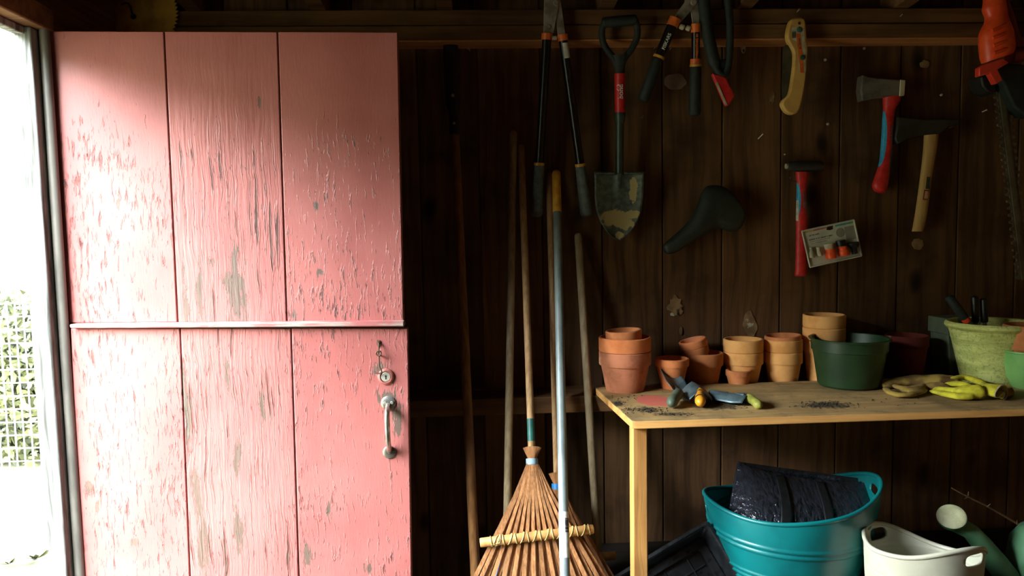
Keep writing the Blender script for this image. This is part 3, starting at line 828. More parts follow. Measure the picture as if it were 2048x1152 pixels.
for side, (p0, p1, p2, w0, w1, g0, g1) in (('l', ((1094, 70), (1078.5, 328), (1074, 433), 9.6, 8.8, 10.8, 12.4)), ('r', ((1125, 72), (1160.5, 330), (1173, 431), 9.2, 8.6, 10.6, 13.0))):
    A, B, C_ = P(*p0, -0.125), P(*p1, -0.075), P(*p2, -0.055)
    s0 = S(A); dv = (B-A).normalized(); dg = (C_-B).normalized()
    h = part(t, 'handle', MB().tube([A, B], [w0/s0, w1/s0], 18), m_blacktube)
    part(h, 'collar', MB().tube([A-dv*0.004, A+dv*0.014], [w0/s0*1.14, w0/s0*1.14], 18), m_orange, 'orange collar')
    part(h, 'ring', MB().tube([B-dv*0.004, B+dv*0.004], g0/s0*1.03, 18), m_amber, 'thin amber ring')
    gm = MB().capsule(B+dg*0.006, C_-dg*0.008, g0/s0, g1/s0, 20)
    part(h, 'grip', gm, m_greygrip, 'grey-green rubber grip')
    if side == 'r':
        st = MB(); q0 = A+(B-A)*0.055; q1 = A+(B-A)*0.17
        rs = []
        sd = V((1, 0, 0)); sd = (sd-dv*sd.dot(dv)).normalized(); fr = sd.cross(dv).normalized()
        if fr.y > 0: fr = -fr
        for qq in (q0, q1): rs.append([qq+(sd*math.sin(w)+fr*math.cos(w))*(w0/s0*1.02) for w in [rad(-20+100*j/9) for j in range(10)]])
        st.rings(rs, False, False)
        part(h, 'price_sticker', st, m_white)

# ---- D-handle shovel
t = thing('hand_shovel', 'short D-handled shovel with red sleeve and muddy pointed blade', 'shovel', P(1237, 480, -0.03))
yt = -0.13
def ysh(py): return -0.135+0.095*(py-30)/450.0
def Q(px, py): return P(px, py, ysh(py))
s0 = S(Q(1238, 100))
dh = MB()
lp = catmull([(1209, 44), (1204, 60), (1205, 80), (1214, 100), (1228, 118), (1235, 136)], 5)
dh.tube([Q(x, y) for x, y in lp], [6.5/s0]*len(lp), 14)
rp = catmull([(1270, 40), (1275, 58), (1273, 78), (1263, 98), (1249, 117), (1241, 136)], 5)
dh.tube([Q(x, y) for x, y in rp], [6.5/s0]*len(rp), 14)
dh.capsule(Q(1209, 45), Q(1269, 40), 10.5/s0, 10.5/s0, 16)
pr = [(1222, 112, 1256, 111), (1226, 124, 1252, 124), (1229, 138, 1250, 138), (1229.5, 150, 1250, 150)]
dh.pairs(pr, lambda f: ysh(112+38*f), 0.75)
part(t, 'd_handle', dh, m_darkgrip, 'dark D-shaped grip', ang=60)
A, B = Q(1239.5, 147), Q(1240, 226)
sl = part(t, 'sleeve', MB().tube([A, B], 10.6/s0, 24), m_red, 'red sleeve with white lettering')
ax = (A-B).normalized(); yd_ = -V((1, 0, 0)); yd_ = (yd_-ax*yd_.dot(ax)).normalized()
lt = MB().text('bond', (A+B)/2+(A-B)*0.04, ax, yd_, 0.0205, wrap=10.6/s0*1.035)
nd_ = ax.cross(yd_); rw = 10.6/s0*1.035
sw = catmull([(0.0185, 0.0050), (0.0195, 0.0085), (0.0165, 0.0120), (0.0110, 0.0128), (0.0060, 0.0105), (0.0030, 0.0060)], 5)
row = []
for (u_, v_) in sw:
    row.append([(A+B)/2+(A-B)*0.04+ax*(u_+o_)+yd_*(rw*math.sin(v_/rw))+nd_*(rw*math.cos(v_/rw)) for o_ in (-0.0008, 0.0008)])
lt.rings(row, False, False)
part(sl, 'lettering', lt, m_white, recalc=False)
part(t, 'ferrule', MB().tube([Q(1240, 225), Q(1240, 228), Q(1240, 238), Q(1239.5, 246)], [11/s0, 11.6/s0, 11/s0, 9/s0], 20), m_green)
part(t, 'shaft', MB().tube([Q(1239.5, 240), Q(1239, 340), Q(1238, 372), Q(1237, 402)], [8.6/s0, 8.2/s0, 7.5/s0, 3/s0], 18), m_green)
edge = [(0, 1189, 1288), (0.10, 1189.5, 1287.5), (0.35, 1189.5, 1286.5), (0.55, 1192.5, 1283), (0.72, 1200, 1275), (0.85, 1211, 1264), (0.94, 1222, 1252), (1.0, 1233, 1240)]
def eint(u):
    for i in range(len(edge)-1):
        if u <= edge[i+1][0]+1e-9:
            f = (u-edge[i][0])/(edge[i+1][0]-edge[i][0])
            return edge[i][1]+(edge[i+1][1]-edge[i][1])*f, edge[i][2]+(edge[i+1][2]-edge[i][2])*f
    return edge[-1][1], edge[-1][2]
def bl_fn(u, v):
    l, r_ = eint(u); px = l+(r_-l)*v; py = 346+134*u
    s_ = (v-0.5)*2
    dish = 0.020*(1-s_*s_)*(1-0.6*u)          # centre sits back, wings forward
    ridge = -0.012*math.exp(-(s_/0.16)**2)*max(0, 1-u/0.45)
    return P(px, py, ysh(py)+dish-0.020+ridge)
bl = MB().quadgrid(bl_fn, 22, 20)
part(t, 'blade', bl, m_shovel, 'dished pointed blade caked with dry mud', solid=0.003, ang=60)
stp = MB()
for x0, x1 in ((1189, 1228), (1249, 1288)):
    stp.tube([P(x0, 346, ysh(346)-0.018), P(x1, 346, ysh(346)-0.012)], 0.004, 10)
part(t, 'foot_rest', stp, m_shovel)

# ---- short loppers with lettering
t = thing('loppers', 'short loppers with white lettering and orange bumpers', 'loppers', P(1390, 232, -0.08))
yq = -0.125
part(t, 'cutting_blade', MB().slab([(1368, -70), (1384, -60), (1396, 2), (1380, 24), (1360, 46), (1346, 42), (1356, 22), (1370, 4)], yq-0.006, yq), m_steel, bevel=0.001)
part(t, 'counter_blade', MB().slab([(1392, -75), (1402, -60), (1398.5, 0), (1399, 52), (1386, 52), (1382, 20), (1378, 0)], yq, yq+0.006), m_steel, bevel=0.001)
bt = MB(); disc(bt, P(1387, 5, yq-0.006), 0.009, 0.005, 16); part(t, 'pivot_bolt', bt, m_steel)
for x, y in ((1364, 54), (1376.5, 56.5)):
    part(t, 'bumper', MB().capsule(P(x-2, y-1, yq), P(x+2, y+1, yq), 0.008, 0.008, 12), m_cream)
A, B, C_ = P(1347.5, 44, yq), P(1317.5, 114, -0.105), P(1286, 201, -0.08); s0 = S(A)
def lop_handle(A, B, C_, w, g0, g1, txt, tm, th, flip):
    dv = (B-A).normalized(); dg = (C_-B).normalized()
    h = part(t, 'handle', MB().tube([A, B], w/s0, 18), m_blacktube)
    part(h, 'collar', MB().tube([A-dv*0.012, A+dv*0.012], [w/s0*1.1, w/s0*1.15], 18), m_orange, 'orange collar')
    part(h, 'ring', MB().tube([B-dv*0.004, B+dv*0.003], g0/s0*1.02, 18), m_amber)
    part(h, 'grip', MB().capsule(B+dg*0.008, C_-dg*0.006, g0/s0, g1/s0, 20), m_darkgrip, 'dark rubber grip')
    xd = -dv if flip else dv
    yd = V((-1, 0, 0)) if flip else V((1, 0, 0))
    yd = (yd-xd*yd.dot(xd)).normalized()
    if xd.cross(yd).y > 0: yd = -yd
    if txt is None:
        part(h, 'lettering', marks(MB(), A+(B-A)*0.52, xd, yd, 0.075, th, 4, wrap=w/s0*1.04, fill=0.88), tm, recalc=False)
        return h, dv
    part(h, 'lettering', MB().text(txt, A+(B-A)*0.56, xd, yd, th, wrap=w/s0*1.04), tm, recalc=False)
    return h, dv
lop_handle(A, B, C_, 10.5, 11.2, 12.4, 'FISKARS', m_white, 0.0135, True)
h2, dv2 = lop_handle(P(1391.5, 56, yq), P(1391, 131, -0.105), P(1389, 230, -0.08), 8.4, 11.6, 12.6, None, m_orange, 0.0085, False)
part(h2, 'band', MB().tube([P(1391, 118, -0.108), P(1391, 128, -0.106)], 10.6/s0, 18), m_orange, 'orange band above the grip')

# ---- loop-handled saw
t = thing('loop_saw', 'black loop-handled saw with red end hanging beside the short loppers', 'saw', P(1455, 212, -0.1))
ml = MB()
path = catmull([(1406, -60), (1407, 0), (1412, 40), (1418, 80), (1426, 115), (1435, 142), (1446, 150), (1455, 138), (1459, 100), (1460, 60), (1458, 20), (1452, -20), (1436, -62), (1418, -76)], 5, True)
rr = []
for x, y in path:
    rr.append((12.5 if x < 1430 else 7.5)/S(P(x, y, -0.125)))
ml.tube([P(x, y, -0.125) for x, y in path], rr, 14, loop=True)
part(t, 'loop_handle', ml, m_darkgrip, 'black looped handle', ang=60)
part(t, 'web', MB().slab([(1424, 118), (1456, 118), (1452, 156), (1432, 148)], -0.130, -0.118), m_darkgrip, bevel=0.002)
rdp = part(t, 'red_end', MB().slab([(1424, 146), (1437, 149), (1452, 154), (1461, 172), (1471, 191), (1458, 211), (1452, 212), (1438, 178)], -0.134, -0.116), m_redgrip, 'red plastic end piece', bevel=0.004)
part(t, 'blade_edge', MB().slab([(1432, 166), (1435, 164), (1455, 210), (1451, 210)], -0.136, -0.132), m_cream)
part(t, 'blade', MB().slab([(1410, -60), (1418, -74), (1440, -66), (1470, -190), (1440, -200)], -0.127, -0.124), m_steel)

# ---- tan folding saw
def c4(pts): return [(1550+x/5.62, 30+y/5.62) for x, y in pts]
t = thing('folding_saw', 'tan curved folding pruning saw with orange and white sticker', 'saw', P(1590, 228, -0.1))
ho = part(t, 'handle', MB().slab(c4([(190, 45), (250, 28), (320, 32), (348, 90), (362, 250), (374, 400), (364, 600), (340, 800), (300, 1000), (265, 1085), (205, 1115), (130, 1090), (82, 1010), (95, 955), (160, 880), (195, 700), (214, 520), (208, 400), (152, 290), (140, 200), (165, 90)]), -0.128, -0.104, 4), m_tan, 'tan wooden handle', bevel=0.005)
part(t, 'folded_blade', MB().slab(c4([(112, 340), (205, 370), (215, 520), (198, 700), (165, 880), (95, 950), (78, 860), (85, 600), (95, 450)]), -0.114, -0.111, 3), m_sawgrey, 'grey folded blade')
yk = -0.1286
part(ho, 'sticker', MB().slab(c4([(190, 140), (320, 130), (330, 220), (345, 420), (345, 640), (270, 640), (262, 300), (200, 280), (185, 200)]), yk, yk+0.0008), m_cream, bevel=0)
part(ho, 'sticker_stripe', MB().slab(c4([(238, 205), (285, 205), (308, 400), (320, 520), (330, 650), (288, 650), (266, 460)]), yk-0.0004, yk), m_orange)
# lettering along the stripe
q0, q1 = P(*c4([(272, 240)])[0], yk-0.0007), P(*c4([(286, 400)])[0], yk-0.0007)
xd = (q1-q0).normalized(); yd = V((1, 0, 0)); yd = (yd-xd*yd.dot(xd)).normalized()
part(ho, 'lettering', marks(MB(), (q0+q1)/2, xd, yd, 0.030, 0.0062, 3, fill=0.9), m_ink, recalc=False)
yd0 = yd
bl_ = MB()
for k in range(5):
    q = P(*c4([(195+k*9, 220)])[0], yk-0.0006)
    bl_.add([q+V((-.0006, 0, -.010)), q+V((.0006, 0, -.010)), q+V((.0006, 0, .008)), q+V((-.0006, 0, .008))], [(0, 1, 2, 3)])
part(ho, 'small_print', bl_, m_ink, recalc=False)
for (x, y, r_) in ((275, 165, 0.0085), (310, 478, 0.0075)):
    part(ho, 'screw', disc(MB(), P(*c4([(x, y)])[0], yk), r_, 0.0025, 18), m_screwg, 'dark green screw')
part(ho, 'hang_hole', disc(MB(), P(*c4([(275, 92)])[0], yk), 0.0045, 0.0006, 12), m_rust)

# ---- hatchet with red and blue grip
def c7(pts): return [(1700+x/2.505, 100+y/2.505) for x, y in pts]
def c7p(pr): return [(1700+a/2.505, 100+b/2.505, 1700+c/2.505, 100+d/2.505) for a, b, c, d in pr]
t = thing('hatchet', 'hatchet with grey steel head and red and blue grip', 'hatchet', P(1757, 385, -0.03))
hp = [(166, 235, 252, 235), (167, 262, 246, 264), (167, 300, 224, 300), (163, 360, 217, 362), (158, 450, 211, 452), (150, 545, 203, 548), (140, 590, 199, 592), (122, 645, 192, 650), (112, 674, 186, 686), (116, 694, 183, 702), (124, 706, 176, 712), (140, 716, 158, 718)]
hs = part(t, 'handle', MB().pairs(c7p(hp), -0.035, 0.72), m_redgrip, 'red rubber handle', ang=60)
part(hs, 'blue_inlay', MB().pairs(c7p(hp[2:7]), -0.035, 0.72, 8, th=lambda f: (196-84*math.sin(math.pi*min(1, max(0, f)))**0.45, 215), sc_=1.02), m_blue, 'bright blue grip inlay', recalc=False, ang=60)
part(hs, 'blue_inlay', MB().pairs(c7p(hp[2:9]), -0.035, 0.72, 6, th=lambda f: (-30, -16+66*math.sin(math.pi*f)**0.45), sc_=1.02), m_blue, recalc=False, ang=60)
part(hs, 'print_band', MB().pairs(c7p([(161, 375, 215, 377), (158, 450, 211, 452)]), -0.035, 0.72, 5, sm=0, th=(58, 84), sc_=1.025), m_print, recalc=False)
part(t, 'axe_head', MB().slab([(1725, 149), (1738, 153), (1758, 156), (1782, 158), (1811, 160), (1809.5, 191), (1800, 194), (1776, 193), (1758, 195), (1737, 199), (1725, 202), (1722, 180)], -0.052, -0.018), m_axe, 'grey steel head', bevel=0.004)
part(t, 'poll', MB().slab([(1801, 159), (1811.5, 160), (1809.5, 191.5), (1799, 192)], -0.054, -0.016), m_poll, 'bright worn poll face', bevel=0.002)

# ---- wooden-handled hatchet
t = thing('hatchet', 'hatchet with black head and plain wooden handle', 'hatchet', P(1836, 465, -0.03))
hp = [(372, 420, 442, 420), (371, 450, 439, 452), (369, 490, 434, 492), (358, 590, 415, 592), (345, 690, 402, 694), (330, 800, 388, 806), (318, 870, 374, 876), (311, 909, 364, 909)]
hs = part(t, 'handle', MB().pairs(c7p(hp), -0.033, 0.6), m_hick, 'pale wooden handle', ang=60)
yk = -0.033-0.0135
part(hs, 'dark_print', MB().pairs(c7p([(352, 635, 408, 637), (344, 695, 401, 699)]), -0.033, 0.6, 6, sm=0, th=(50, 100), sc_=1.01), m_green, recalc=False)
lb = part(hs, 'label', MB().pairs(c7p([(343.5, 700, 400.5, 704), (337, 750, 394, 754)]), -0.033, 0.6, 6, sm=0, th=(55, 112), sc_=1.012), M('label_maroon', (104, 26, 22), (84, 20, 18), 60), 'small maroon-edged label', recalc=False)
part(lb, 'label_panel', MB().pairs(c7p([(343, 706, 400, 710), (338, 744, 395, 748)]), -0.033, 0.6, 6, sm=0, th=(64, 102), sc_=1.02), M('label_print', (226, 184, 132), (150, 70, 50), 420.0, 0.6, lo=0.5, hi=0.56), recalc=False)
part(t, 'axe_head', MB().slab(c7([(240, 332), (300, 340), (380, 348), (470, 345), (552, 346), (550, 372), (500, 384), (455, 420), (372, 425), (330, 432), (285, 448), (240, 472), (226, 440), (236, 390)]), -0.050, -0.016), m_blackhead, 'black painted head', bevel=0.004)

# ---- mallet-headed hammer with red and blue grip
def c9(pts): return [(1560+x/4.267, 300+y/4.267) for x, y in pts]
def c9p(pr): return [(1560+a/4.267, 300+b/4.267, 1560+c/4.267, 300+d/4.267) for a, b, c, d in pr]
t = thing('hammer', 'black-headed hammer with long red and blue grip', 'hammer', P(1601, 552, -0.03))
hp = [(134, 188, 243, 188), (136, 240, 240, 240), (145, 275, 232, 275), (144, 340, 224, 340), (141, 430, 226, 430), (138, 520, 230, 520), (137, 600, 234, 600), (137, 700, 236, 700), (134, 900, 234, 900), (129, 1040, 231, 1040), (127, 1062, 229, 1062), (134, 1076, 221, 1076)]
hs = part(t, 'handle', MB().pairs(c9p(hp), -0.035, 0.7), m_redgrip, 'red rubber handle', ang=60)
part(hs, 'blue_inlay', MB().pairs(c9p(hp[2:7]), -0.035, 0.7, 8, th=lambda f: (196-84*math.sin(math.pi*min(1, max(0, f)))**0.45, 215), sc_=1.02), m_blue, 'bright blue grip inlay', recalc=False, ang=60)
part(hs, 'blue_inlay', MB().pairs(c9p(hp[3:7]), -0.035, 0.7, 6, th=lambda f: (-30, -16+70*math.sin(math.pi*f)**0.45), sc_=1.02), m_blue, recalc=False, ang=60)
part(hs, 'print_band', MB().pairs(c9p([(144, 350, 224, 350), (139, 495, 229, 495)]), -0.035, 0.7, 5, sm=0, th=(66, 92), sc_=1.02), m_print, recalc=False)
stk = part(hs, 'sticker', MB().pairs(c9p([(141, 432, 226, 432), (137, 605, 234, 605)]), -0.035, 0.7, 5, sm=0, th=(140, 178), sc_=1.055), m_cream, 'pale barcode sticker', recalc=False)
bars = MB()
for k in range(8):
    yy = 440+k*11
    bars.pairs(c9p([(141-k*0.2, yy, 226+k*0.5, yy), (141-k*0.2, yy+4, 226+k*0.5, yy+4)]), -0.035, 0.7, 4, sm=0, th=(144, 164), sc_=1.065)
part(stk, 'barcode', bars, m_ink, recalc=False)
hm = MB(); A, B = P(*c9([(62, 138)])[0], -0.035), P(*c9([(362, 138)])[0], -0.035); s0 = S(A)
dv = (B-A).normalized()
hm.tube([A, A+dv*0.004, A+dv*0.02, A+dv*0.030, A+dv*0.075, A+dv*0.085, B-dv*0.004, B], [8.5/s0, 10/s0, 10/s0, 11.2/s0, 11.2/s0, 10/s0, 9.5/s0, 8/s0], 20)
part(t, 'head', hm, m_blackhead, 'black cylindrical head', ang=50)
part(t, 'striking_face', MB().tube([A-dv*0.006, A-dv*0.005, A], [4/s0, 5.5/s0, 5.5/s0], 18), m_poll, 'bright metal face')

# ---- hose fitting kit on its card
def c10(x, y): return (1590+x/10.02, 430+y/10.02)
t = thing('hose_fitting_kit', 'carded set of orange and white hose connectors on the wall', 'package', P(1665, 535, -0.07))
yk = -0.072
card = part(t, 'card', MB().slab([c10(*q) for q in [(130, 320), (630, 213), (635, 300), (700, 305), (765, 285), (765, 180), (1180, 95), (1340, 820), (300, 1050)]], yk, yk+0.0025), m_card, 'grey-white package card', bevel=0.0008)
rim = MB(); cpts = [c10(*q) for q in [(140, 325), (1178, 102), (1333, 815), (303, 1043)]]
for i in range(4):
    a_, b_ = cpts[i], cpts[(i+1) % 4]
    rim.tube([P(*a_, yk-0.003), P(*b_, yk-0.003)], 0.0028, 8)
part(card, 'moulded_rim', rim, m_card)
strips = [((160, 318), (360, 272), (372, 325), (172, 372), (206, 180, 96), 'yellow'), ((365, 271), (640, 212), (645, 262), (376, 323), (196, 112, 110), 'pink'), ((800, 178), (1045, 125), (1055, 185), (810, 238), (72, 164, 170), 'teal'), ((1045, 125), (1175, 98), (1187, 155), (1056, 184), (96, 176, 92), 'green')]
for a_, b_, c_, d_, colr, nm in strips:
    part(card, 'colour_strip', MB().slab([c10(*q) for q in (a_, b_, c_, d_)], yk-0.0008, yk), M('strip_'+nm, colr, None, 40), nm+' printed strip')
part(card, 'printed_circle', MB().slab([c10(915+88*math.cos(w), 352+95*math.sin(w)) for w in [2*math.pi*k/24 for k in range(24)]], yk-0.0006, yk), m_blister)
part(card, 'printed_picture', MB().slab([c10(*q) for q in [(990, 245), (1175, 205), (1235, 470), (1040, 520)]], yk-0.0005, yk), m_blister)
xd = (P(*c10(1180, 95), yk)-P(*c10(130, 320), yk)).normalized(); yd = V((0, -1, 0)).cross(xd) * -1
if yd.z < 0: yd = -yd
tx = MB(); marks(tx, P(*c10(375, 398), yk-0.0012), xd, yd, 0.034, 0.0050, 5, fill=0.9); marks(tx, P(*c10(520, 452), yk-0.0012), xd, yd, 0.076, 0.0046, 6, fill=0.85); marks(tx, P(*c10(500, 500), yk-0.0012), xd, yd, 0.064, 0.0022, 7); marks(tx, P(*c10(480, 545), yk-0.0012), xd, yd, 0.050, 0.0022, 8)
part(card, 'lettering', tx, m_ink, recalc=False)
def fit(name, pr, mat, label=None, k=0.9):
    return part(t, name, MB().pairs([c10(a, b)+c10(c, d) for a, b, c, d in pr], yk-0.008, k, 14, sm=2), mat, label, ang=55)
fit('nozzle', [(275, 650, 350, 640), (300, 720, 365, 710), (285, 770, 375, 755), (295, 860, 400, 850)], m_cream, 'cream tap fitting')
fit('nozzle', [(425, 650, 505, 635), (440, 715, 505, 700), (440, 760, 530, 745), (465, 825, 560, 810)], m_cream, 'cream tap fitting')
cn = fit('connector', [(580, 590, 770, 555), (590, 640, 775, 610), (605, 695, 785, 660)], m_cream, 'cream and orange connector')
part(cn, 'orange_sleeve', MB().pairs([c10(a, b)+c10(c, d) for a, b, c, d in [(610, 695, 790, 660), (630, 750, 790, 720), (615, 800, 815, 765), (635, 890, 830, 850)]], yk-0.010, 0.95, 14, sm=2), m_orange_red if False else m_trim, ang=55)
cn = fit('connector', [(820, 525, 1000, 490), (830, 580, 1010, 545), (850, 640, 1030, 605)], m_blackpl, 'black and orange connector')
part(cn, 'orange_sleeve', MB().pairs([c10(a, b)+c10(c, d) for a, b, c, d in [(855, 640, 1040, 605), (890, 700, 1045, 670), (870, 750, 1080, 715), (890, 830, 1095, 790)]], yk-0.010, 0.95, 14, sm=2), m_trim, ang=55)
fit('connector', [(1050, 580, 1270, 530), (1080, 640, 1280, 600), (1130, 680, 1240, 660), (1150, 790, 1260, 760)], m_blackpl, 'black hose end fitting')

# ---- bicycle saddle
def c1_(x, y): return (1280+x/3.2, 280+y/3.2)
sad = [(150, 672, 158, 716), (162, 656, 182, 732), (230, 598, 246, 712), (295, 535, 305, 672), (345, 465, 372, 632), (372, 398, 440, 592), (393, 340, 505, 566), (425, 298, 570, 588), (480, 288, 625, 580), (545, 305, 655, 548), (600, 362, 668, 500), (645, 425, 662, 470)]
mb = MB(); pr = catmull([c1_(a, b)+c1_(c, d) for a, b, c, d in sad], 4)
rs = []
for i, q in enumerate(pr):
    a, b = P(q[0], q[1], -0.055), P(q[2], q[3], -0.055); c, u = (a+b)/2, (b-a)/2
    f = i/(len(pr)-1)
    hh = min(u.length*0.8, 0.034)
    rs.append([c+u*math.cos(w)+V((0, -hh*math.sin(w) if math.sin(w) > 0 else 0.012*-math.sin(w), 0)) for w in [2*math.pi*j/22 for j in range(22)]])
mb.rings(rs)
t = thing('bicycle_saddle', 'dark green-black bicycle saddle hanging nose down on the wall', 'saddle', P(1400, 508, -0.05))
part(t, 'cover', mb, m_saddle, 'dark padded cover', ang=60)
rl = MB()
for o_ in (-6, 8):
    rl.tube([P(1370, 460+o_, -0.030), P(1400, 440+o_, -0.022), P(1440, 415+o_, -0.022), P(1462, 405+o_, -0.038)], 0.0035, 8)
part(t, 'rails', rl, m_steel)

# ---- hedge trimmer
def c6(pts): return [(1940+x/5.76, y/5.76) for x, y in pts]
t = thing('hedge_trimmer', 'orange-red hedge trimmer hanging with its toothed blade down', 'hedge trimmer', P(2044, 530, -0.05))
pr = [(1963, -60, 2018, -66), (1967, -20, 2012, -24), (1968, 4, 2010, 0), (1966, 20, 2011, 14), (1971, 34, 2013, 24), (1970, 46, 2015, 36), (1961, 66, 2020, 52), (1960, 84, 2024, 66), (1961, 100, 2026, 82), (1963, 116, 2027, 96), (1966, 127, 2022, 108)]
bo = part(t, 'body', MB().pairs(pr, -0.13, 0.75, 22, 4), m_trim, 'orange-red ribbed body', ang=60)
for k in range(4):
    y_ = 52+k*15
    part(bo, 'grip_rib', MB().tube([P(1984+k*1.5, y_+9, -0.165), P(2000+k*2, y_+3, -0.168), P(2012+k*2.5, y_-3, -0.160)], 0.0055, 10), m_trim)
part(t, 'collar', MB().slab([(1959, 134), (1972, 127), (2006, 116), (2019, 125), (1996, 139), (2006, 160.5), (1992, 168.5), (1980, 146), (1959, 153)], -0.172, -0.150), M('bright_trimmer_collar', (236, 70, 48), (222, 58, 40), 30, 0.4), 'bright red T-shaped collar', bevel=0.003)
gd = MB().slab([(1996, 141), (2020, 126), (2060, 130), (2070, 235), (2052, 232), (2030, 215), (2018, 190), (2008, 166)], -0.14, -0.09)
part(t, 'guard', gd, m_darkgrip, 'dark plastic hand guard', bevel=0.006)
rh = MB()
pth = catmull([(2008, 4), (2020, 40), (2032, 78), (2046, 92), (2075, 98)], 5)
rh.tube([P(x, y, -0.13) for x, y in pth], 8.5/640, 12)
pth = catmull([(2020, 112), (2040, 108), (2060, 100), (2085, 96)], 4)
rh.tube([P(x, y, -0.125) for x, y in pth], 15/640, 14)
rh.tube([P(2012, -8, -0.13), P(2050, -14, -0.13), P(2082, 20, -0.13), P(2085, 96, -0.13)], 10/640, 12)
part(t, 'rear_handle', rh, m_trimdark, 'dark red looped rear handle', ang=60)
ba, bb = V((2001, 160)), V((2050, 560))
bar_ = MB(); dpx = (bb-ba).normalized(); npx = V((-dpx.y, dpx.x))
def off_(p, s_, n_): return (p.x+dpx.x*s_+npx.x*n_, p.y+dpx.y*s_+npx.y*n_)
L = (bb-ba).length
out1, out2 = [], []
k = 0
s_ = 0
while s_ < L:
    out1 += [off_(ba, s_, 9), off_(ba, s_+3, 16), off_(ba, s_+7, 16), off_(ba, s_+9, 9)]
    out2 += [off_(ba, s_, -9), off_(ba, s_+3, -16), off_(ba, s_+7, -16), off_(ba, s_+9, -9)]
    s_ += 14
part(t, 'toothed_blade', bar_.slab(out1+out2[::-1], -0.105, -0.099), m_bladeold, 'long double-sided toothed blade')
part(t, 'blade_spine', MB().slab([off_(ba, 0, 5), off_(ba, L, 5), off_(ba, L, -5), off_(ba, 0, -5)], -0.109, -0.105), m_bladeold)
dk = MB().slab([(1962, 153), (1981, 147), (1994, 172), (1992, 188), (1978, 186), (1966, 172)], -0.12, -0.06)
part(t, 'gearbox', dk, m_darksteel, bevel=0.005)

# ---- nails, hooks and old filler on the wall boards
def nail(px, py, l=10, ang_=70, y=-0.003, r=0.0018, head=True):
    p = P(px, py, y); s_ = S(p); mb = MB()
    d = V((math.cos(rad(ang_))*l*0.5/s_, -0.010, math.sin(rad(ang_))*l*0.5/s_))
    mb.tube([p, p+d], r, 8)
    if head: mb.tube([p+d, p+d*1.06], r*2.0, 10)
    wall_bit('nail', mb, m_nail)
def nailhead(px, py, r=0.0042):
    wall_bit('nail', disc(MB(), P(px, py, -0.004), r, 0.004, 14), m_poll)
for q_ in ((1650, 120), (1882, 190), (1728, 97), (1655, 248), (1569, 309, 0.0028)):
    nailhead(*q_)
for a in [(1516, 278, 22, 50), (1283, 236, 7, 60), (1800, 33, 8, 60, -0.091), (1594, 24, 8, 60, -0.091), (1235, 56, 8, 70, -0.092), (1790, 196, 8, 55), (1842, 268, 9, 45), (1898, 256, 8, 35), (1964, 224, 12, 30), (940, 103, 6, 110), (935, 98, 3, 60), (1308, 98, 4, 70), (1340, 99, 5, 80), (1593, 350, 6, 60), (1620, 344, 5, 60)]:
    nail(*a)
hg = MB(); c = P(1487, 101, -0.012)
hg.tube([c+V((0.005*math.cos(w), 0, 0.007*math.sin(w))) for w in [2*math.pi*k/14 for k in range(14)]], 0.0022, 8, loop=True)
hg.slab([(1482, 97), (1492, 97), (1490, 92), (1484, 92)], -0.012, -0.003)
wall_bit('hanger_ring', hg, m_nail)
eh = MB(); c = P(1588, 356, -0.02)
eh.tube([c+V((0.012*math.cos(w), 0, 0.012*math.sin(w))) for w in [rad(-200+20*k) for k in range(15)]], 0.002, 8)
wall_bit('hook', eh, m_rust)
def blob(px, py, w, h, seed, n=18, jag=0.3):
    rnd = random.Random(seed); out = []
    for k in range(n):
        a = 2*math.pi*k/n; f = 1-jag*rnd.random()
        out.append((px+w*f*math.cos(a), py+h*f*math.sin(a)))
    return out
for (px, py, w, h, sd, mt, j) in [(1351, 612, 17, 24, 1, m_patch, .45), (1345, 629, 5, 4, 2, m_patchw, .4), (1358, 622, 9, 10, 3, m_patch, .4), (1500, 650, 16, 30, 4, m_patch, .35), (1500, 651, 9, 7, 5, m_patchw, .6), (1494, 640, 5, 4, 6, m_patchw, .6), (1351, 163, 23, 17, 7, m_stain, .15), (1544, 195, 6, 14, 8, m_patch, .4), (1362, 662, 3, 9, 9, m_patch, .2), (1850, 128, 10, 9, 10, m_patch, .25), (1836, 488, 13, 12, 12, m_patch, .25)]:
    wall_bit('filler_patch', MB().slab(blob(px, py, w, h, sd, jag=j), -0.0055, -0.0005, 2), mt)

# ================================================================== BENCH
g = G('stained_plywood')
co = g.coord()
n1 = g.noise(g.scl(co, (3, 40, 40)), 1.0, 5.0, 0.6); n2 = g.noise(co, 26.0, 5.0, 0.7); n3 = g.noise(co, 5.5, 4.0, 0.6); n4 = g.noise(co, 80.0, 3.0)
col = g.mix(g.mr(n1, 0.35, 0.65), lin((184, 150, 98)), lin((160, 126, 76)))
col = g.mix(g.m('MULTIPLY', g.mr(n3, 0.45, 0.65), 0.6), col, lin((112, 94, 62)))
sep = g.add('ShaderNodeSeparateXYZ', {0: co})
bench_c = V((1.2, -0.33, ZT-0.02))
def spill(cpx, rpx, rpy):
    c = H(cpx[0], cpx[1], ZT)-bench_c; s_ = S(c+bench_c)
    dx = g.m('MULTIPLY', g.m('SUBTRACT', sep.outputs[0], c.x), s_/rpx); dy = g.m('MULTIPLY', g.m('SUBTRACT', sep.outputs[1], c.y), s_/(rpy*4.6))
    d = g.m('SQRT', g.m('ADD', g.m('MULTIPLY', dx, dx), g.m('MULTIPLY', dy, dy)))
    return g.m('ADD', d, g.m('MULTIPLY', g.m('SUBTRACT', n2, 0.5), 1.1))
pk = g.mr(spill((1308, 801), 40, 12), 0.75, 1.0, 1.0, 0.0)
n5 = g.noise(co, 14.0, 6.0, 0.75)
col = g.mix(g.m('MULTIPLY', g.mr(n5, 0.50, 0.68), 0.55), col, lin((84, 74, 52)))
top = g.mr(sep.outputs[2], 0.0185, 0.0195)
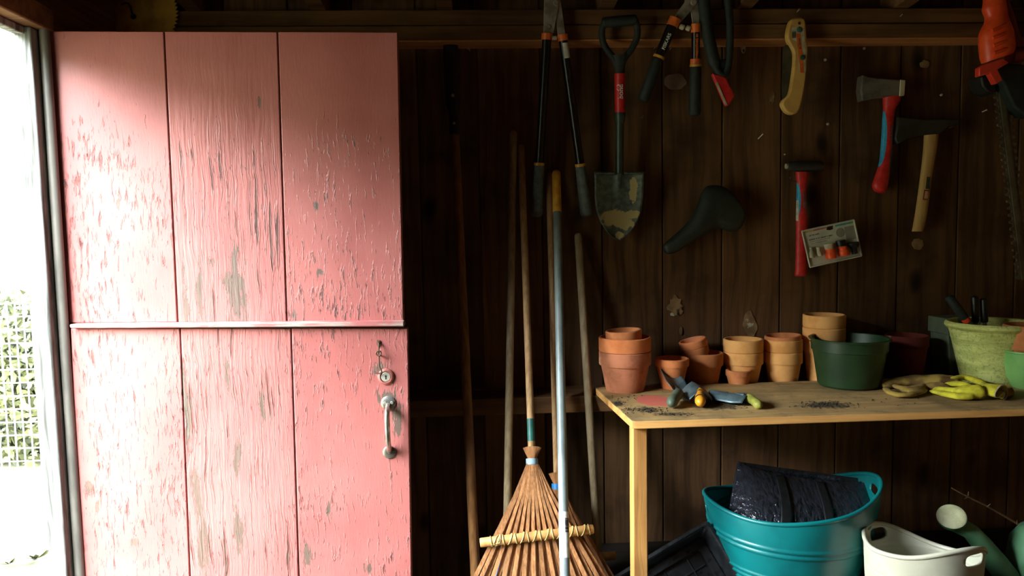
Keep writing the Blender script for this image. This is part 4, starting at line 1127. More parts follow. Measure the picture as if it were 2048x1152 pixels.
col = g.mix(g.m('MULTIPLY', g.m('MULTIPLY', pk, 0.85), top), col, lin((206, 96, 84)))
for cc, a_, b_ in (((1232, 808), 20, 6), ((1300, 820), 34, 7), ((1660, 810), 56, 8), ((1440, 812), 60, 8), ((1345, 828), 50, 4)):
    sm = g.mr(g.m('ADD', spill(cc, a_, b_), g.m('MULTIPLY', g.m('SUBTRACT', n4, 0.5), 1.6)), 0.5, 0.95, 1.0, 0.0)
    col = g.mix(g.m('MULTIPLY', g.m('MULTIPLY', sm, 0.8), top), col, lin((62, 54, 40)))
edgec = g.mix(g.mr(n1, 0.3, 0.7), lin((214, 160, 92)), lin((176, 124, 66)))
col = g.mix(top, edgec, col)
g.bump(g.m('ADD', n1, g.m('MULTIPLY', n4, 0.4)), 0.3, 0.002)
m_ply = g.fin(col, 0.75, 0.0, 0.25)
A = H(1194, 781, ZT); B = H(1257, 842, ZT); C_ = H(2048, 817, ZT); D_ = H(2048, 766, ZT)
xR = 2.2
yb = min(A.y, -0.13); yb2 = yb
def ext(p, q, x): f = (x-p.x)/(q.x-p.x); return p.y+(q.y-p.y)*f
f1 = V((xR, ext(B, C_, xR), ZT))
bench = thing('potting_bench', 'plywood potting bench with pine leg along the tool wall', 'bench', (1.2, -0.33, 0.0))
tpo = mk('bench_top', MB().prism([(A.x, -0.130, ZT), (B.x+0.008, B.y, ZT), (B.x+0.02, B.y-0.006, ZT), (xR, f1.y, ZT), (xR, -0.130, ZT)], (0, 0, -0.0195)), m_ply, bench_c, bevel=0.002)
tpo.parent = bench; tpo.location = bench_c-V(bench.location)
lg = MB(); l0 = P(1265, 858, B.y+0.012); wl = 30/S(l0)
lg.box((l0.x, B.y+0.010, 0.0), (l0.x+wl, B.y+0.052, ZT-0.0197))
part(bench, 'leg', lg, m_tablewood, 'pine front leg', bevel=0.003)
part(bench, 'leg', MB().box((xR-0.05, B.y+0.03, 0), (xR-0.01, B.y+0.072, ZT-0.0197)), m_tablewood, bevel=0.003)
ZP = 0.20
one('low_platform', 'low plank platform on the floor under the potting bench', 'platform', MB().box((0.36, -0.82, 0.0), (2.15, -0.02, ZP)), m_floor, bevel=0.004)

# soil crumbs on the bench top
cr = MB(); rnd = random.Random(3)
for (cx, cy, sx, sy, n) in [(1232, 808, 16, 6, 110), (1255, 822, 16, 8, 70), (1300, 820, 34, 6, 120), (1350, 829, 44, 3, 60), (1655, 810, 40, 6, 230), (1620, 812, 24, 5, 60), (1470, 812, 50, 8, 60), (1790, 800, 40, 10, 24), (1250, 795, 30, 6, 30), (1400, 800, 120, 14, 60)]:
    for k in range(n):
        p = H(rnd.gauss(cx, sx*0.6), min(838, max(783, rnd.gauss(cy, sy*0.6))), ZT)
        r_ = rnd.choice([0.0007, 0.0010, 0.0015, 0.0024])
        if not (A.x+0.02 < p.x < 2.1 and B.y+0.005 < p.y < -0.14): continue
        if p.x < A.x+(B.x-A.x)*((p.y+0.13)/(B.y+0.13))+0.006: continue
        c = p+V((0, 0, r_*0.5))
        cr.add([c+V((r_*rnd.uniform(.6, 1.3), 0, 0)), c-V((r_*rnd.uniform(.6, 1.3), 0, 0)), c+V((0, r_, 0)), c-V((0, r_, 0)), c+V((0, 0, r_*.7)), c-V((0, 0, r_*.5))],
               [(0, 2, 4), (2, 1, 4), (1, 3, 4), (3, 0, 4), (2, 0, 5), (1, 2, 5), (3, 1, 5), (0, 3, 5)])
one('soil_crumbs', 'dark soil crumbs scattered over the bench top', 'soil', cr, m_soil, kind='stuff')
pb = MB(); c = H(1827, 787, ZT)
pb.lathe([(0.0001, 0), (0.004, 0.001), (0.005, 0.004), (0.003, 0.008), (0.0001, 0.009)], Matrix.Translation(c), 10)
one('pebble', 'tiny pale pebble on the bench in front of the gloves', 'pebble', pb, m_patchw)

# ------------------------------------------------------------------ pots
def pot_prof(rr, rb, h, rim, t=0.006):
    ru = rr*0.925
    return [(0.0001, 0), (rb*0.97, 0), (rb, 0.003), (ru, h-rim), (rr*0.985, h-rim), (rr, h-rim+0.002), (rr, h-0.002), (rr-0.002, h), (rr-t, h), (rr-t-0.001, h-0.003), (ru-t, h-rim-0.004), (rb-t*0.6, 0.009), (0.0001, 0.009)]
def pot(label, cx, y, z0, toppx, wr, wb_, rimpx, mat, group='terracotta pots on the bench', tilt=(0, 0), name='terracotta_pot', h=None, base=None, nest=False):
    c = base or V((P(cx, (toppx+780)/2, y).x, y, z0))
    s_ = S(c); rr, rb = wr/2/s_, wb_/2/s_
    if h is None: h = P(cx, toppx, y-rr).z-z0
    mb = MB(); mb.lathe(pot_prof(rr, rb*(0.94 if nest else 1), h, rimpx/s_), Matrix.Identity(4), 44)
    o = mk(name, mb, mat, V((0, 0, 0)), ang=32)
    o.location = c
    o.rotation_euler = (rad(tilt[0]), rad(tilt[1]), 0)
    tag(o, label, 'pot', group)
    return o, c, rr, rb, h, rimpx/s_
def nested(label, base, dz, mat, wr=None, rimpx=None, s_=None, **kw):
    o, c, rr, rb, h, rim = base
    c2 = V((c.x, c.y, c.z+(rim if dz is None else dz)+0.0015))
    s2 = S(c2)
    return pot(label, 0, c.y, 0, 0, rr*2*s2, (rb*2*s2), rim*s2, mat, h=h, base=c2, nest=True, **kw)
# A stack
a1 = pot('large stained lower pot of the leftmost stack on the bench', 1250, -0.180, ZT, 710, 103, 76, 27, m_terra_b)
a2 = nested('large orange pot nested in the stained pot of the leftmost stack', a1, None, m_terra)
s_ = S(a2[1])
zt2 = a2[1].z+a2[4]
pot('small tilted pot topping the leftmost stack of pots', 0, 0, 0, 0, 72, 50, 18, m_terra_e, base=V((a2[1].x-0.0, a2[1].y, zt2-0.048)), h=0.068, tilt=(0, -3.5))
# B
pot('low orange pot standing alone right of the leftmost stack', 1344, -0.170, ZT, 722, 67, 42, 15, m_terra)
# C
cpt = pot('plain open pot with two tilted small pots stacked in its mouth', 1406.5, -0.085, ZG, 711, 77, 54, 25, m_terra_e)
s_ = S(cpt[1])
cz = cpt[1].z+cpt[4]
p1 = pot('lower of the two small tilted pots in the mouth of another pot', 0, 0, 0, 0, 55, 38, 14, m_terra_e, base=V((cpt[1].x-0.013, cpt[1].y, cz-0.048)), h=0.066, tilt=(0, -14))
p2 = pot('upper of the two small tilted pots in the mouth of another pot', 0, 0, 0, 0, 55, 36, 15, m_terra, base=V((cpt[1].x-0.013-0.0055, cpt[1].y, cz-0.048+0.0235)), h=0.066, tilt=(0, -14))
# D
d_1 = pot('lower pot of the stack behind the smallest pot', 1486, -0.080, ZG, 709, 77, 54, 24, m_terra_c)
d_2 = nested('upper pot of the stack behind the smallest pot', d_1, None, m_terra_c)
pot('smallest terracotta pot standing in front of a stack', 1477, -0.128, ZG, 744, 50, 34, 12, m_terra_e)
# E
e_1 = pot('lower pot of the stack left of the tall pale stack', 1566, -0.080, ZG, 708, 73, 54, 23, m_terra_c)
e_2 = nested('middle pot of the stack left of the tall pale stack', e_1, None, m_terra_c)
pot('tilted inner pot topping the stack left of the tall pale stack', 0, 0, 0, 0, 70, 46, 14, m_terra_e, base=V((e_2[1].x+0.002, e_2[1].y, e_2[1].z+e_2[4]-0.060)), h=0.072, tilt=(0, -3))
# F
f_1 = pot('bottom pot of the tall pale stack behind the green pot', 1647, -0.080, ZG, 685, 80, 60, 24, m_terra_c)
f_2 = nested('middle pot of the tall pale stack behind the green pot', f_1, None, m_terra_c)
f_3 = nested('top pot of the tall pale stack behind the green pot', f_2, None, m_terra_c)
# dark red pot
pot('dark red pot in shadow right of the green pot', 1812, -0.085, ZG, 676, 80, 60, 22, m_terra_d)
# green nursery pot
c = V((P(1698, 720, -0.205).x, -0.205, ZT)); s_ = S(c)
rr, rb, h = 72/s_, 58/s_, P(1698, 686, -0.205-72/s_).z-ZT
gpot = thing('nursery_pot', 'dark green plastic nursery pot in the middle of the bench', 'pot', c)
mb = MB()
mb.lathe([(0.0001, 0.004), (rb*0.80, 0.004), (rb*0.84, 0.0), (rb*0.93, 0.0), (rb, 0.006), (rb+(rr-rb)*0.72, h*0.74), (rr*0.985, h*0.75), (rr*0.995, h*0.97), (rr*1.055, h*0.965), (rr*1.06, h*0.99), (rr*1.03, h), (rr*0.98, h*0.99), (rr*0.96, h*0.76), (rb*0.98, 0.012), (0.0001, 0.010)], Matrix.Translation(c), 56)
part(gpot, 'body', mb, m_potgreen, ang=30)
# planter box behind
bx = P(1872, 660, -0.05).x; bx2 = P(1960, 660, -0.05).x
zb0, zb1 = ZG, P(1885, 637, -0.10).z
t = thing('box_planter', 'square grey-green planter behind the mossy pot', 'planter', ((bx+bx2)/2, -0.07, ZG))
part(t, 'body', MB().prism([(bx+0.012, -0.11, zb0), (bx2-0.012, -0.11, zb0), (bx2, -0.11, zb1-0.05), (bx, -0.11, zb1-0.05)], (0, 0.09, 0)), m_planter, bevel=0.003)
part(t, 'rim', MB().box((bx-0.004, -0.115, zb1-0.05), (bx2+0.004, -0.012, zb1)), m_planter, 'broad flat rim', bevel=0.003)
# mossy pot
c = V((P(1984, 700, -0.215).x, -0.215, ZT)); s_ = S(c)
rr, rb, h = 84/s_, 52/s_, P(1984, 655, -0.215-84/s_).z-ZT
mb = MB()
mb.lathe([(0.0001, 0), (rb, 0), (rb*1.02, 0.004), (rb+(rr-rb)*0.45, h*0.52), (rb+(rr-rb)*0.62, h*0.72), (rb+(rr-rb)*0.65, h*0.73), (rb+(rr-rb)*0.66, h*0.755), (rb+(rr-rb)*0.70, h*0.80), (rb+(rr-rb)*0.78, h*0.88), (rr*0.97, h*0.90), (rr*1.0, h*0.93), (rr*0.995, h*0.97), (rr*0.95, h), (rr*0.88, h*0.99), (rb+(rr-rb)*0.4, h*0.6), (rb*0.9, 0.012), (0.0001, 0.012)], Matrix.Translation(c), 56)
mpot = one('mossy_pot', 'large lime-stained mossy pot holding hand tools', 'pot', mb, m_mossy, ang=28)
zr = ZT+h
# hand tools standing in the mossy pot
q0, q1 = P(1896, 592, c.y+0.03), P(1932, 640, c.y+0.02)
dv = (q1-q0).normalized()
e_ = q1+dv*0.10
t = thing('hand_fork', 'dark-handled hand tool leaning out of the mossy pot to the left', 'hand tool', e_)
part(t, 'handle', MB().tube([q0, q0+dv*0.006, q0+dv*0.05, q1], [0.008, 0.0125, 0.0135, 0.0115], 14), m_darkgrip, 'dark green-black handle')
part(t, 'ferrule', MB().tube([q1-dv*0.006, q1+dv*0.006], 0.012, 14), m_trim, 'orange ferrule')
part(t, 'shank', MB().tube([q1, e_], [0.005, 0.004], 10), m_steel)
for i, (px, lab) in enumerate(((1949, 'black tool handle standing upright in the mossy pot, left of its twin'), (1967, 'black tool handle standing upright in the mossy pot, right of its twin'))):
    q0, q1 = P(px, 590+i*5, c.y+0.03), P(px+2, 642, c.y+0.03)
    dv = (q1-q0).normalized(); e_ = q1+dv*0.10
    t = thing('secateurs_handle' if False else 'hand_tool', lab, 'hand tool', e_, 'upright tools in the mossy pot')
    part(t, 'grip', MB().capsule(q0+dv*0.008, q1, 0.0105, 0.0098, 14), m_blackpl)
    part(t, 'shank', MB().tube([q1, e_], [0.006, 0.004], 10), m_steel)
# pale green bowl with a brown pot in it
cb = V((P(2058, 740, -0.30).x, -0.30, ZT)); s_ = S(cb); rr = 58/s_; h = P(2062, 709, -0.30-rr).z-ZT
mb = MB().lathe([(0.0001, 0), (rr*0.5, 0), (rr*0.55, 0.004), (rr*0.80, h*0.32), (rr*0.95, h*0.70), (rr*0.97, h*0.94), (rr, h*0.96), (rr, h), (rr*0.93, h), (rr*0.90, h*0.7), (rr*0.7, h*0.3), (0.0001, 0.010)], Matrix.Translation(cb), 56)
one('glazed_bowl', 'pale green glazed pot at the right end of the bench', 'pot', mb, m_bowlgreen, ang=30)
pot('brown terracotta pot sitting in the pale green glazed pot', 0, 0, 0, 0, 94, 66, 48, m_terra_e, base=V((cb.x, cb.y, ZT+h-0.045)), h=0.115)

# ------------------------------------------------------------------ gloves
def glove(label, segs, cuff, mat, flat=0.62, vox=0.003, seed=1):
    mb = MB()
    for si, (pts, rr) in enumerate(segs):
        P3 = [V(p) for p in catmull([tuple(p) for p in pts], 5)]
        rf = [r_[0] for r_ in catmull([(q,) for q in rr], 5)]
        n = len(P3)
        rs = []
        for i in range(n):
            t = P3[min(i+1, n-1)]-P3[max(i-1, 0)]
            sd = t.cross(V((0, 0, 1))).normalized(); up = V((0, 0, 1))
            endf = 1.0 if 1 < i < n-2 else (0.78 if i in (1, n-2) else 0.35)
            ring = []
            for k in range(16):
                a = 2*math.pi*k/16
                w = 1+0.22*mnoise.noise(V((i*0.45+si*9, math.cos(a)*1.3, math.sin(a)*1.3+seed*5)))
                ring.append(P3[i]+(sd*math.cos(a)+up*(math.sin(a)*flat))*(rf[i]*endf*w))
            rs.append(ring)
        mb.rings(rs)
    base = mb.centre()
    t = thing('garden_glove', label, 'glove', base, 'garden gloves on the bench')
    part(t, 'hand', mb, mat, remesh=vox)
    if cuff:
        ax, c0, ln, prof, su, sv = cuff
        sd = ax.cross(V((0, 0, 1))).normalized()
        rs = []
        for f in (0, 0.35, 0.7, 1.0):
            k = 0.82+0.18*f
            rs.append([c0+ax*(ln*f)+sd*(a_*su*k)+V((0, 0, b_*sv*k)) for a_, b_ in prof])
        part(t, 'cuff', MB().rings(rs, True, False), mat, 'open rolled cuff', solid=0.0028, ang=70)
        part(t, 'cuff_edge', MB().tube(rs[-1], 0.0018, 8, loop=True), m_cream, 'pale cuff edge')
    return t
def hz(px, py, z): return H(px, py, ZT+z)
g1 = [([hz(1770, 774, .012), hz(1782, 786, .010), hz(1808, 790, .009), hz(1836, 786, .009), hz(1852, 778, .010)], [.010, .012, .012, .011, .009]),
      ([hz(1786, 770, .020), hz(1806, 777, .018), hz(1830, 776, .016), hz(1850, 769, .016)], [.009, .013, .013, .011]),
      ([hz(1802, 782, .012), hz(1828, 779, .016), hz(1846, 771, .018)], [.010, .012, .012]),
      ([hz(1768, 773, .010), hz(1792, 764, .016), hz(1835, 762, .018), hz(1880, 762, .020), hz(1918, 764, .018)], [.014, .022, .030, .034, .030]),
      ([hz(1846, 772, .012), hz(1880, 774, .014), hz(1900, 776, .012)], [.018, .024, .020])]
glove('brownish-yellow work glove crumpled in front of the dark red pot', g1, None, m_bglove, 0.55, seed=2)
g2 = [([hz(1858, 781, .008), hz(1888, 788, .009), hz(1918, 793, .010), hz(1948, 793, .012)], [.007, .011, .013, .014]),
      ([hz(1866, 777, .014), hz(1895, 780, .016), hz(1928, 782, .018)], [.009, .013, .017]),
      ([hz(1888, 768, .022), hz(1915, 768, .026), hz(1945, 773, .024)], [.009, .012, .016]),
      ([hz(1900, 758, .030), hz(1930, 755, .030), hz(1957, 763, .026), hz(1972, 772, .020)], [.009, .012, .013, .012]),
      ([hz(1905, 783, .014), hz(1935, 783, .019), hz(1968, 783, .021)], [.017, .028, .030])]
prof = catmull([(-1.0, .15), (-.6, .85), (.1, 1.0), (.85, .55), (1.2, -.15), (.8, -.5), (.2, -.25), (-.35, .0), (-.5, -.45), (-.25, -.8), (-.6, -1.0), (-.95, -.6)], 4, True)
glove('bright yellow garden glove with open rolled cuff on the bench', g2, (V((0.42, -0.90, 0.0)).normalized(), hz(1972, 780, .021), 0.040, prof, 0.026, 0.0195), m_yglove, 0.66, seed=4)
g3 = [([hz(1990, 774, .016), hz(2004, 780, .016), hz(2022, 788, .014)], [.014, .020, .018])]
glove('yellow glove cuff lying against the pale green glazed pot', g3, None, m_bglove, 0.8, seed=6)

# ------------------------------------------------------------------ trowels
def trowel(label, hpts, hr, bl_c, bl_dir, bl_up, L, W, depth, mh, mbm, cap_mat=None, ring=None):
    hp = [V(p) for p in hpts]
    t = thing('trowel', label, 'trowel', V((hp[0].x, hp[0].y, ZT)))
    pts = [V(p) for p in catmull([tuple(p) for p in hp], 5)]; n = len(pts)
    rr = []
    for i in range(n):
        f = i/(n-1)
        rr.append(hr*(0.55 if i == 0 else 0.82 if i == 1 else 1.0-0.16*math.sin(math.pi*f) if f < 0.9 else 0.8))
    d0 = (pts[0]-pts[1]).normalized()
    part(t, 'handle', MB().tube([pts[0]+d0*hr*0.3]+pts, [hr*0.15]+rr, 18), mh, ang=60)
    if ring is not None:
        q = hp[0]+(hp[1]-hp[0])*ring; dd = (hp[1]-hp[0]).normalized()
        part(t, 'groove', MB().tube([q-dd*0.0015, q+dd*0.0015], hr*1.01, 18), m_soil)
    bd, bu = V(bl_dir).normalized(), V(bl_up).normalized(); bu = (bu-bd*bu.dot(bd)).normalized(); bs = bd.cross(bu)
    def fn(u, v):
        s_ = (v-0.5)*2
        w = W*0.5*(min(1.0, 0.72+u*1.2) if u < 0.55 else math.sqrt(max(0.0, 1-((u-0.55)/0.452)**2)))
        return bl_c+bd*(u*L)+bs*(s_*w)+bu*(depth*(s_*s_)*(0.35+0.65*min(1, w/(W*0.5))))
    part(t, 'blade', MB().quadgrid(fn, 18, 14), mbm, 'scooped metal blade', solid=0.002, ang=70)
    nk = MB(); e = hp[-1]; b0 = bl_c+bd*0.012
    nk.tube([e+(hp[-2]-e).normalized()*0.01, e, b0, b0+bd*L*0.2], [0.006, 0.006, 0.0065, 0.003], 12)
    part(t, 'neck', nk, mbm)
    return t
hs0 = H(1340, 820, ZT)
def TZ(px, py, z): return H(px, py, ZT+z)
trowel('trowel with sage green handle on the pink paint spill', [TZ(1342, 807, .0165), TZ(1350, 796, .020), TZ(1357, 786, .022)], 0.0165, TZ(1356, 784, .010), (-0.06, 1, 0.42), (0.30, -0.5, 1), 0.115, 0.064, 0.013, m_tgreen, m_tblade)
trowel('trowel with bright amber handle next to the sage green one', [TZ(1401, 806, .0165), TZ(1400, 795, .020), TZ(1399, 784, .022)], 0.0155, TZ(1401, 786, .031), (0.10, 1, 0.05), (0, 0, -1), 0.12, 0.082, 0.026, m_tyellow, m_tblade, ring=0.55)
trowel('worn trowel with olive green handle lying upside down', [TZ(1519, 812, .010), TZ(1509, 803, .014), TZ(1497, 795, .018)], 0.0135, TZ(1496, 792, .024), (-0.62, 0.75, 0.0), (-0.1, -0.2, -1), 0.115, 0.072, 0.024, m_tolive, m_tblade)

# ================================================================== UNDER THE BENCH
def tub(name, label, c, zb, zlo, zhi, rt, rb, axis, mat, ridges, hole, cat, flare=0.0, sharp=2.0, NU=120, NV=48, thick=0.0045, sq=1.0, tilt=(0, 0)):
    """flexible tub: the rim rises into two handles; hole = (half width, half height, drop below the rim)"""
    t = thing(name, label, cat, (c.x, c.y, zb))
    vs = []; fs = []
    ca, sa = math.cos(axis), math.sin(axis)
    def pt(ph, v):
        cs = abs(math.cos(ph))
        zr_ = zlo+(zhi-zlo)*cs**sharp
        q = v+0.0
        r_ = rb+(rt-rb)*(1-(1-v)**1.9)+flare*(cs**4)*v**3
        x, y = r_*math.cos(ph), r_*math.sin(ph)*sq
        zr_ += tilt[0]*x+tilt[1]*y
        z = zb+(zr_-zb)*v
        zz = (z-zb)/(zlo-zb)
        k = 0.0
        for (rv, rw, ra_) in ridges: k += ra_*math.exp(-((zz-rv)/rw)**2)
        x, y = x*(1+k/r_), y*(1+k/r_)
        return V((c.x+x*ca-y*sa, c.y+x*sa+y*ca, z))
    for i in range(NU):
        for j in range(NV+1): vs.append(pt(2*math.pi*i/NU, j/NV))
    for i in range(NU):
        for j in range(NV):
            a, b = i*(NV+1)+j, ((i+1) % NU)*(NV+1)+j
            fs.append((a, b, b+1, a+1))
    o_ = len(vs); vs.append(V((c.x, c.y, zb)))
    for i in range(NU): fs.append((i*(NV+1), o_, ((i+1) % NU)*(NV+1)))
    mb = MB(); mb.v = vs; mb.f = fs
    body = part(t, 'body', mb, mat, solid=thick, ang=60)
    off = OFF[t.name]
    cutters = []
    for ph in (0.0, math.pi):
        top_, low = pt(ph, 1.0), pt(ph, 0.8)
        up = (top_-low).normalized(); rd_ = V((math.cos(ph)*ca, math.cos(ph)*sa, 0)); sd = rd_.cross(up).normalized(); nr = up.cross(sd).normalized()
        hc = top_-up*hole[2]-off
        ring = []
        for k in range(28):
            w = 2*math.pi*k/28
            x_ = math.copysign(abs(math.cos(w))**0.6, math.cos(w))*hole[0]; y_ = math.copysign(abs(math.sin(w))**0.6, math.sin(w))*hole[1]
            ring.append(hc+sd*x_+up*y_-nr*0.045)
        co_ = mk('hole_cutter', MB().prism(ring, nr*0.09), mat)
        co_.parent = t
        md = body.modifiers.new('hole', 'BOOLEAN'); md.operation = 'DIFFERENCE'; md.object = co_; md.solver = 'EXACT'
        cutters.append(co_)
    bpy.context.view_layer.update()
    dg = bpy.context.evaluated_depsgraph_get()
    nm = bpy.data.meshes.new_from_object(body.evaluated_get(dg))
    body.modifiers.clear()
    body.data = nm
    for co_ in cutters: bpy.data.objects.remove(co_)
    part(t, 'rim', MB().tube([pt(2*math.pi*i/NU, 1.0) for i in range(NU)], thick*1.2, 10, loop=True), mat, ang=60)
    return t
YT = -0.412
cT = V((0.824, YT, 0.0))
tub('flexible_tub', 'big teal flexible tub holding a black plastic bag', cT, ZP+0.001, 0.469, 0.5096, 0.211, 0.122, rad(-10.3), m_teal,
    [(0.79, 0.013, 0.004), (0.735, 0.013, 0.004), (0.48, 0.013, 0.004), (0.425, 0.013, 0.004), (0.37, 0.013, 0.004)], (0.026, 0.012, 0.036), 'tub', flare=0.0105, sharp=3.2, tilt=(0.1345, -0.098), NV=110)
YW = -0.679
tub('flexible_bucket', 'ivory white flexible bucket with open handles in front of the teal tub', V((1.024, YW, 0)), ZP+0.001, 0.436, 0.478, 0.119, 0.102, rad(-69.5), m_ivory,
    [(0.86, 0.008, -0.0015), (0.68, 0.008, -0.0015), (0.50, 0.008, -0.0015)], (0.027, 0.0145, 0.026), 'bucket', flare=0.009, sharp=2.7, tilt=(0.14, -0.164), NV=90)

# black bag in the tub
t = thing('plastic_bag', 'crinkled black plastic bag with two dark straps in the teal tub', 'bag', (cT.x, YT, ZP+0.05))
tl, tr, br, blq = P(1478, 926, YT+0.07), P(1742, 962, YT+0.03), P(1742, 1075, YT-0.03), P(1456, 1052, YT-0.05)
def bagfn(u, v, o_=0.0):
    p = (tl*(1-u)+tr*u)*(1-v)+(blq*(1-u)+br*u)*v
    q = (1-(2*u-1)**6)*math.sin(math.pi*min(1, v*0.72+0.06))
    nz = mnoise.noise(V((u*26, v*12, 1.3)))*0.004+mnoise.noise(V((u*70, v*10, 4)))*0.005+mnoise.noise(V((u*120, v*40, 9)))*0.0025+mnoise.noise(V((u*9, v*7, 8)))*0.006
    return p+V((0, -0.085*q+nz*(1 if not o_ else 0.3)-o_, -0.012*math.sin(u*math.pi)*(1-v)+nz*0.4))
m_bag = M('black_crinkled_plastic', (36, 39, 46), (25, 27, 31), 55.0, 0.18, bump=0.9, bdist=0.006, spec=0.8, stretch=(1.6, 1, 0.8))
part(t, 'bag', MB().quadgrid(bagfn, 170, 80), m_bag, solid=0.002, ang=80)
for u0, u1 in ((0.245, 0.320), (0.545, 0.610)):
    part(t, 'strap', MB().quadgrid(lambda u, v: bagfn(u0+(u1-u0)*u, 0.02+0.98*v, 0.008), 6, 40), m_blackpl, 'flat black strap', solid=0.002, ang=70)
back = MB().quadgrid(lambda u, v: (tl*(1-u)+tr*u)*(1-v)+(blq*(1-u)+br*u)*v+V((0, 0.012+0.03*math.sin(math.pi*u)*math.sin(math.pi*v), 0)), 16, 10)
part(t, 'bag_back', back, m_bag, solid=0.002)

# black seed tray leaning
Yt = -0.43
c_tr = P(1416, 1040, Yt)
e1 = P(1286, 1118, Yt-0.0)-c_tr; e1.normalize()
e2 = P(1474, 1160, Yt-0.05)-c_tr; e2 = (e2-e1*e2.dot(e1)).normalized()
nrm = e1.cross(e2).normalized()
if nrm.y > 0: nrm = -nrm
W_, H_, DP = 0.36, 0.24, 0.055
def TP(u, v, d): return c_tr+e1*u+e2*v-nrm*d
zmin = min(TP(u, v, d).z for u in (0, W_) for v in (0, H_) for d in (0, DP))
t = thing('seed_tray', 'black plastic seed tray leaning on its edge under the bench', 'tray', TP(W_/2, H_/2, 0))
def rrect(i, rc, d, n=6):
    out = []
    for cu, cv, a0 in ((W_-i-rc, H_-i-rc, 0), (i+rc, H_-i-rc, 90), (i+rc, i+rc, 180), (W_-i-rc, i+rc, 270)):
        for k in range(n+1):
            a = rad(a0+90*k/n); out.append(TP(cu+rc*math.cos(a), cv+rc*math.sin(a), d))
    return out
m_tray = M('black_tray_plastic', (38, 40, 42), (26, 27, 29), 30.0, 0.2, spec=0.6)
mb = MB(); mb.rings([rrect(0.0, 0.012, 0.008), rrect(0.0, 0.012, 0.0), rrect(0.006, 0.012, -0.002), rrect(0.010, 0.012, 0.0), rrect(0.013, 0.012, 0.004), rrect(0.034, 0.014, 0.040), rrect(0.038, 0.012, 0.037), rrect(0.055, 0.012, 0.037), rrect(0.060, 0.012, 0.050)], True, False)
n_ = len(rrect(0, .01, 0)); mb.f.append(tuple(len(mb.v)-n_+k for k in range(n_)))
tro = part(t, 'tray_shell', mb, m_tray, solid=0.0015, ang=35)
rbm = MB()
for k in range(3):
    u = 0.10+0.07*k; rbm.tube([TP(u, 0.065, 0.049), TP(u, H_-0.065, 0.049)], 0.0025, 8)
for k in range(2):
    v = 0.10+0.05*k; rbm.tube([TP(0.065, v, 0.049), TP(W_-0.065, v, 0.049)], 0.0025, 8)
part(t, 'base_ribs', rbm, m_tray)

# watering can
Yc = -0.50
t = thing('watering_can', 'green watering can with pale round rose behind the ivory bucket', 'watering can', (P(2100, 1150, Yc).x, Yc, ZP+0.001))
rc = P(1903, 1033, Yc); s_ = S(rc)
nd = V((-0.42, -0.52, 0.74)).normalized()
e_tube = P(1965, 1090, Yc)
q3, q4 = P(1992, 1125, Yc), P(2040, 1190, Yc)
a_, b_ = frame_of(nd)
def circ(c, r_, n, k=30):
    x, y = frame_of(n); return [c+(x*math.cos(2*math.pi*j/k)+y*math.sin(2*math.pi*j/k))*r_ for j in range(k)]
mb = MB()
c2 = rc-nd*0.012; c3 = P(1925, 1050, Yc); c4_ = P(1942, 1064, Yc)
d2_ = (q3-c4_).normalized()
nb = (nd*0.6-d2_*0.4).normalized()
mb.rings([circ(rc, 27/s_, nd), circ(c2, 26.5/s_, nd), circ(rc-nd*0.025, 20/s_, nd), circ(c4_, 17/s_, (nd-d2_).normalized()), circ(e_tube, 19/s_, -d2_), circ(q3, 22/s_, -d2_), circ(q4, 26/s_, -d2_)], True, True)
part(t, 'spout', mb, m_cangreen, 'long green spout', ang=60)
fc = MB(); fc.rings([circ(rc+nd*0.0002, 26.6/s_, nd), circ(rc+nd*0.003, 25/s_, nd), circ(rc+nd*0.005, 12/s_, nd), circ(rc+nd*0.0055, 0.5/s_, nd)], True, True)
fo = part(t, 'rose', fc, m_rose, 'pale sprinkler rose', ang=60)
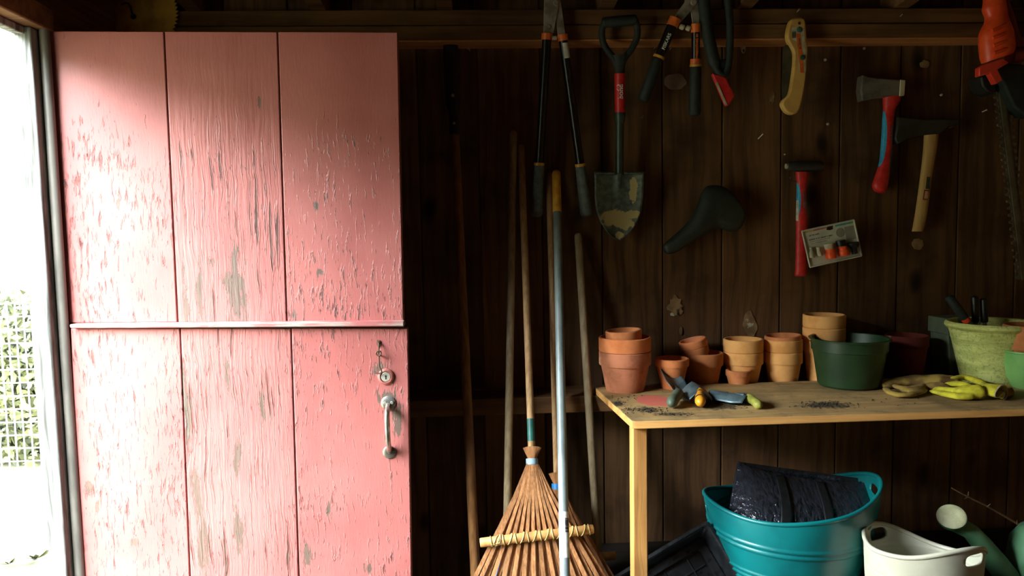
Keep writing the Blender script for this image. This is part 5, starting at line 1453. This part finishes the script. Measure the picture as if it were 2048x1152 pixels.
hl = MB(); x_, y_ = frame_of(nd)
for k in range(3):
    for j in range(6+6*k):
        w = 2*math.pi*j/(6+6*k); q = rc+nd*0.0048+(x_*math.cos(w)+y_*math.sin(w))*(0.006+0.0085*k)-nd*0.0006*k
        hl.add(circ(q, 0.0008, nd, 6), [tuple(range(6))])
tag(part(fo, 'rose_holes', hl, M('rose_hole', (120, 116, 84), (100, 96, 70), 40), recalc=False), kind='stuff')
cb_ = V((P(2112, 1100, Yc).x, Yc, ZP+0.001)); zt_ = P(2050, 1068, Yc).z
rbody = 0.105
mb = MB().lathe([(0.0001, 0), (rbody, 0), (rbody*1.03, 0.01), (rbody*1.05, 0.10), (rbody*0.98, zt_-cb_.z-0.03), (rbody*0.80, zt_-cb_.z), (rbody*0.5, zt_-cb_.z+0.012), (0.0001, zt_-cb_.z+0.014)], Matrix.Translation(cb_), 40)
part(t, 'body', mb, m_cangreen, 'green barrel body', ang=50)
part(t, 'handle', MB().tube([V(p) for p in catmull([tuple(cb_+V((-0.06, 0, zt_-cb_.z))), tuple(cb_+V((-0.03, 0, zt_-cb_.z+0.09))), tuple(cb_+V((0.09, 0, zt_-cb_.z+0.06))), tuple(cb_+V((0.15, 0, 0.13))), tuple(cb_+V((0.105, 0, 0.06)))], 6)], 0.011, 12), m_cangreen)

# dry twig
t = thing('twig', 'thin dry twig sticking out above the watering can', 'twig', P(2048, 1056, -0.33))
tw = MB(); pt = [P(1903, 976, -0.33), P(1936, 994, -0.335), P(1975, 1013, -0.33), P(2012, 1034, -0.325), P(2052, 1058, -0.32), P(2130, 1104, -0.30)]
tw.tube([V(p) for p in catmull([tuple(p) for p in pt], 4)], [0.0016+0.0022*i/20 for i in range(21)], 8)
part(t, 'stem', tw, m_twig)
for a, b in (((1936, 994), (1937, 983)), ((1936, 994), (1929, 998)), ((1975, 1013), (1981, 1008)), ((2034, 1048), (2034, 1040))):
    part(t, 'side_shoot', MB().tube([P(*a, -0.333), P(*b, -0.338)], [0.002, 0.0009], 6), m_twig)
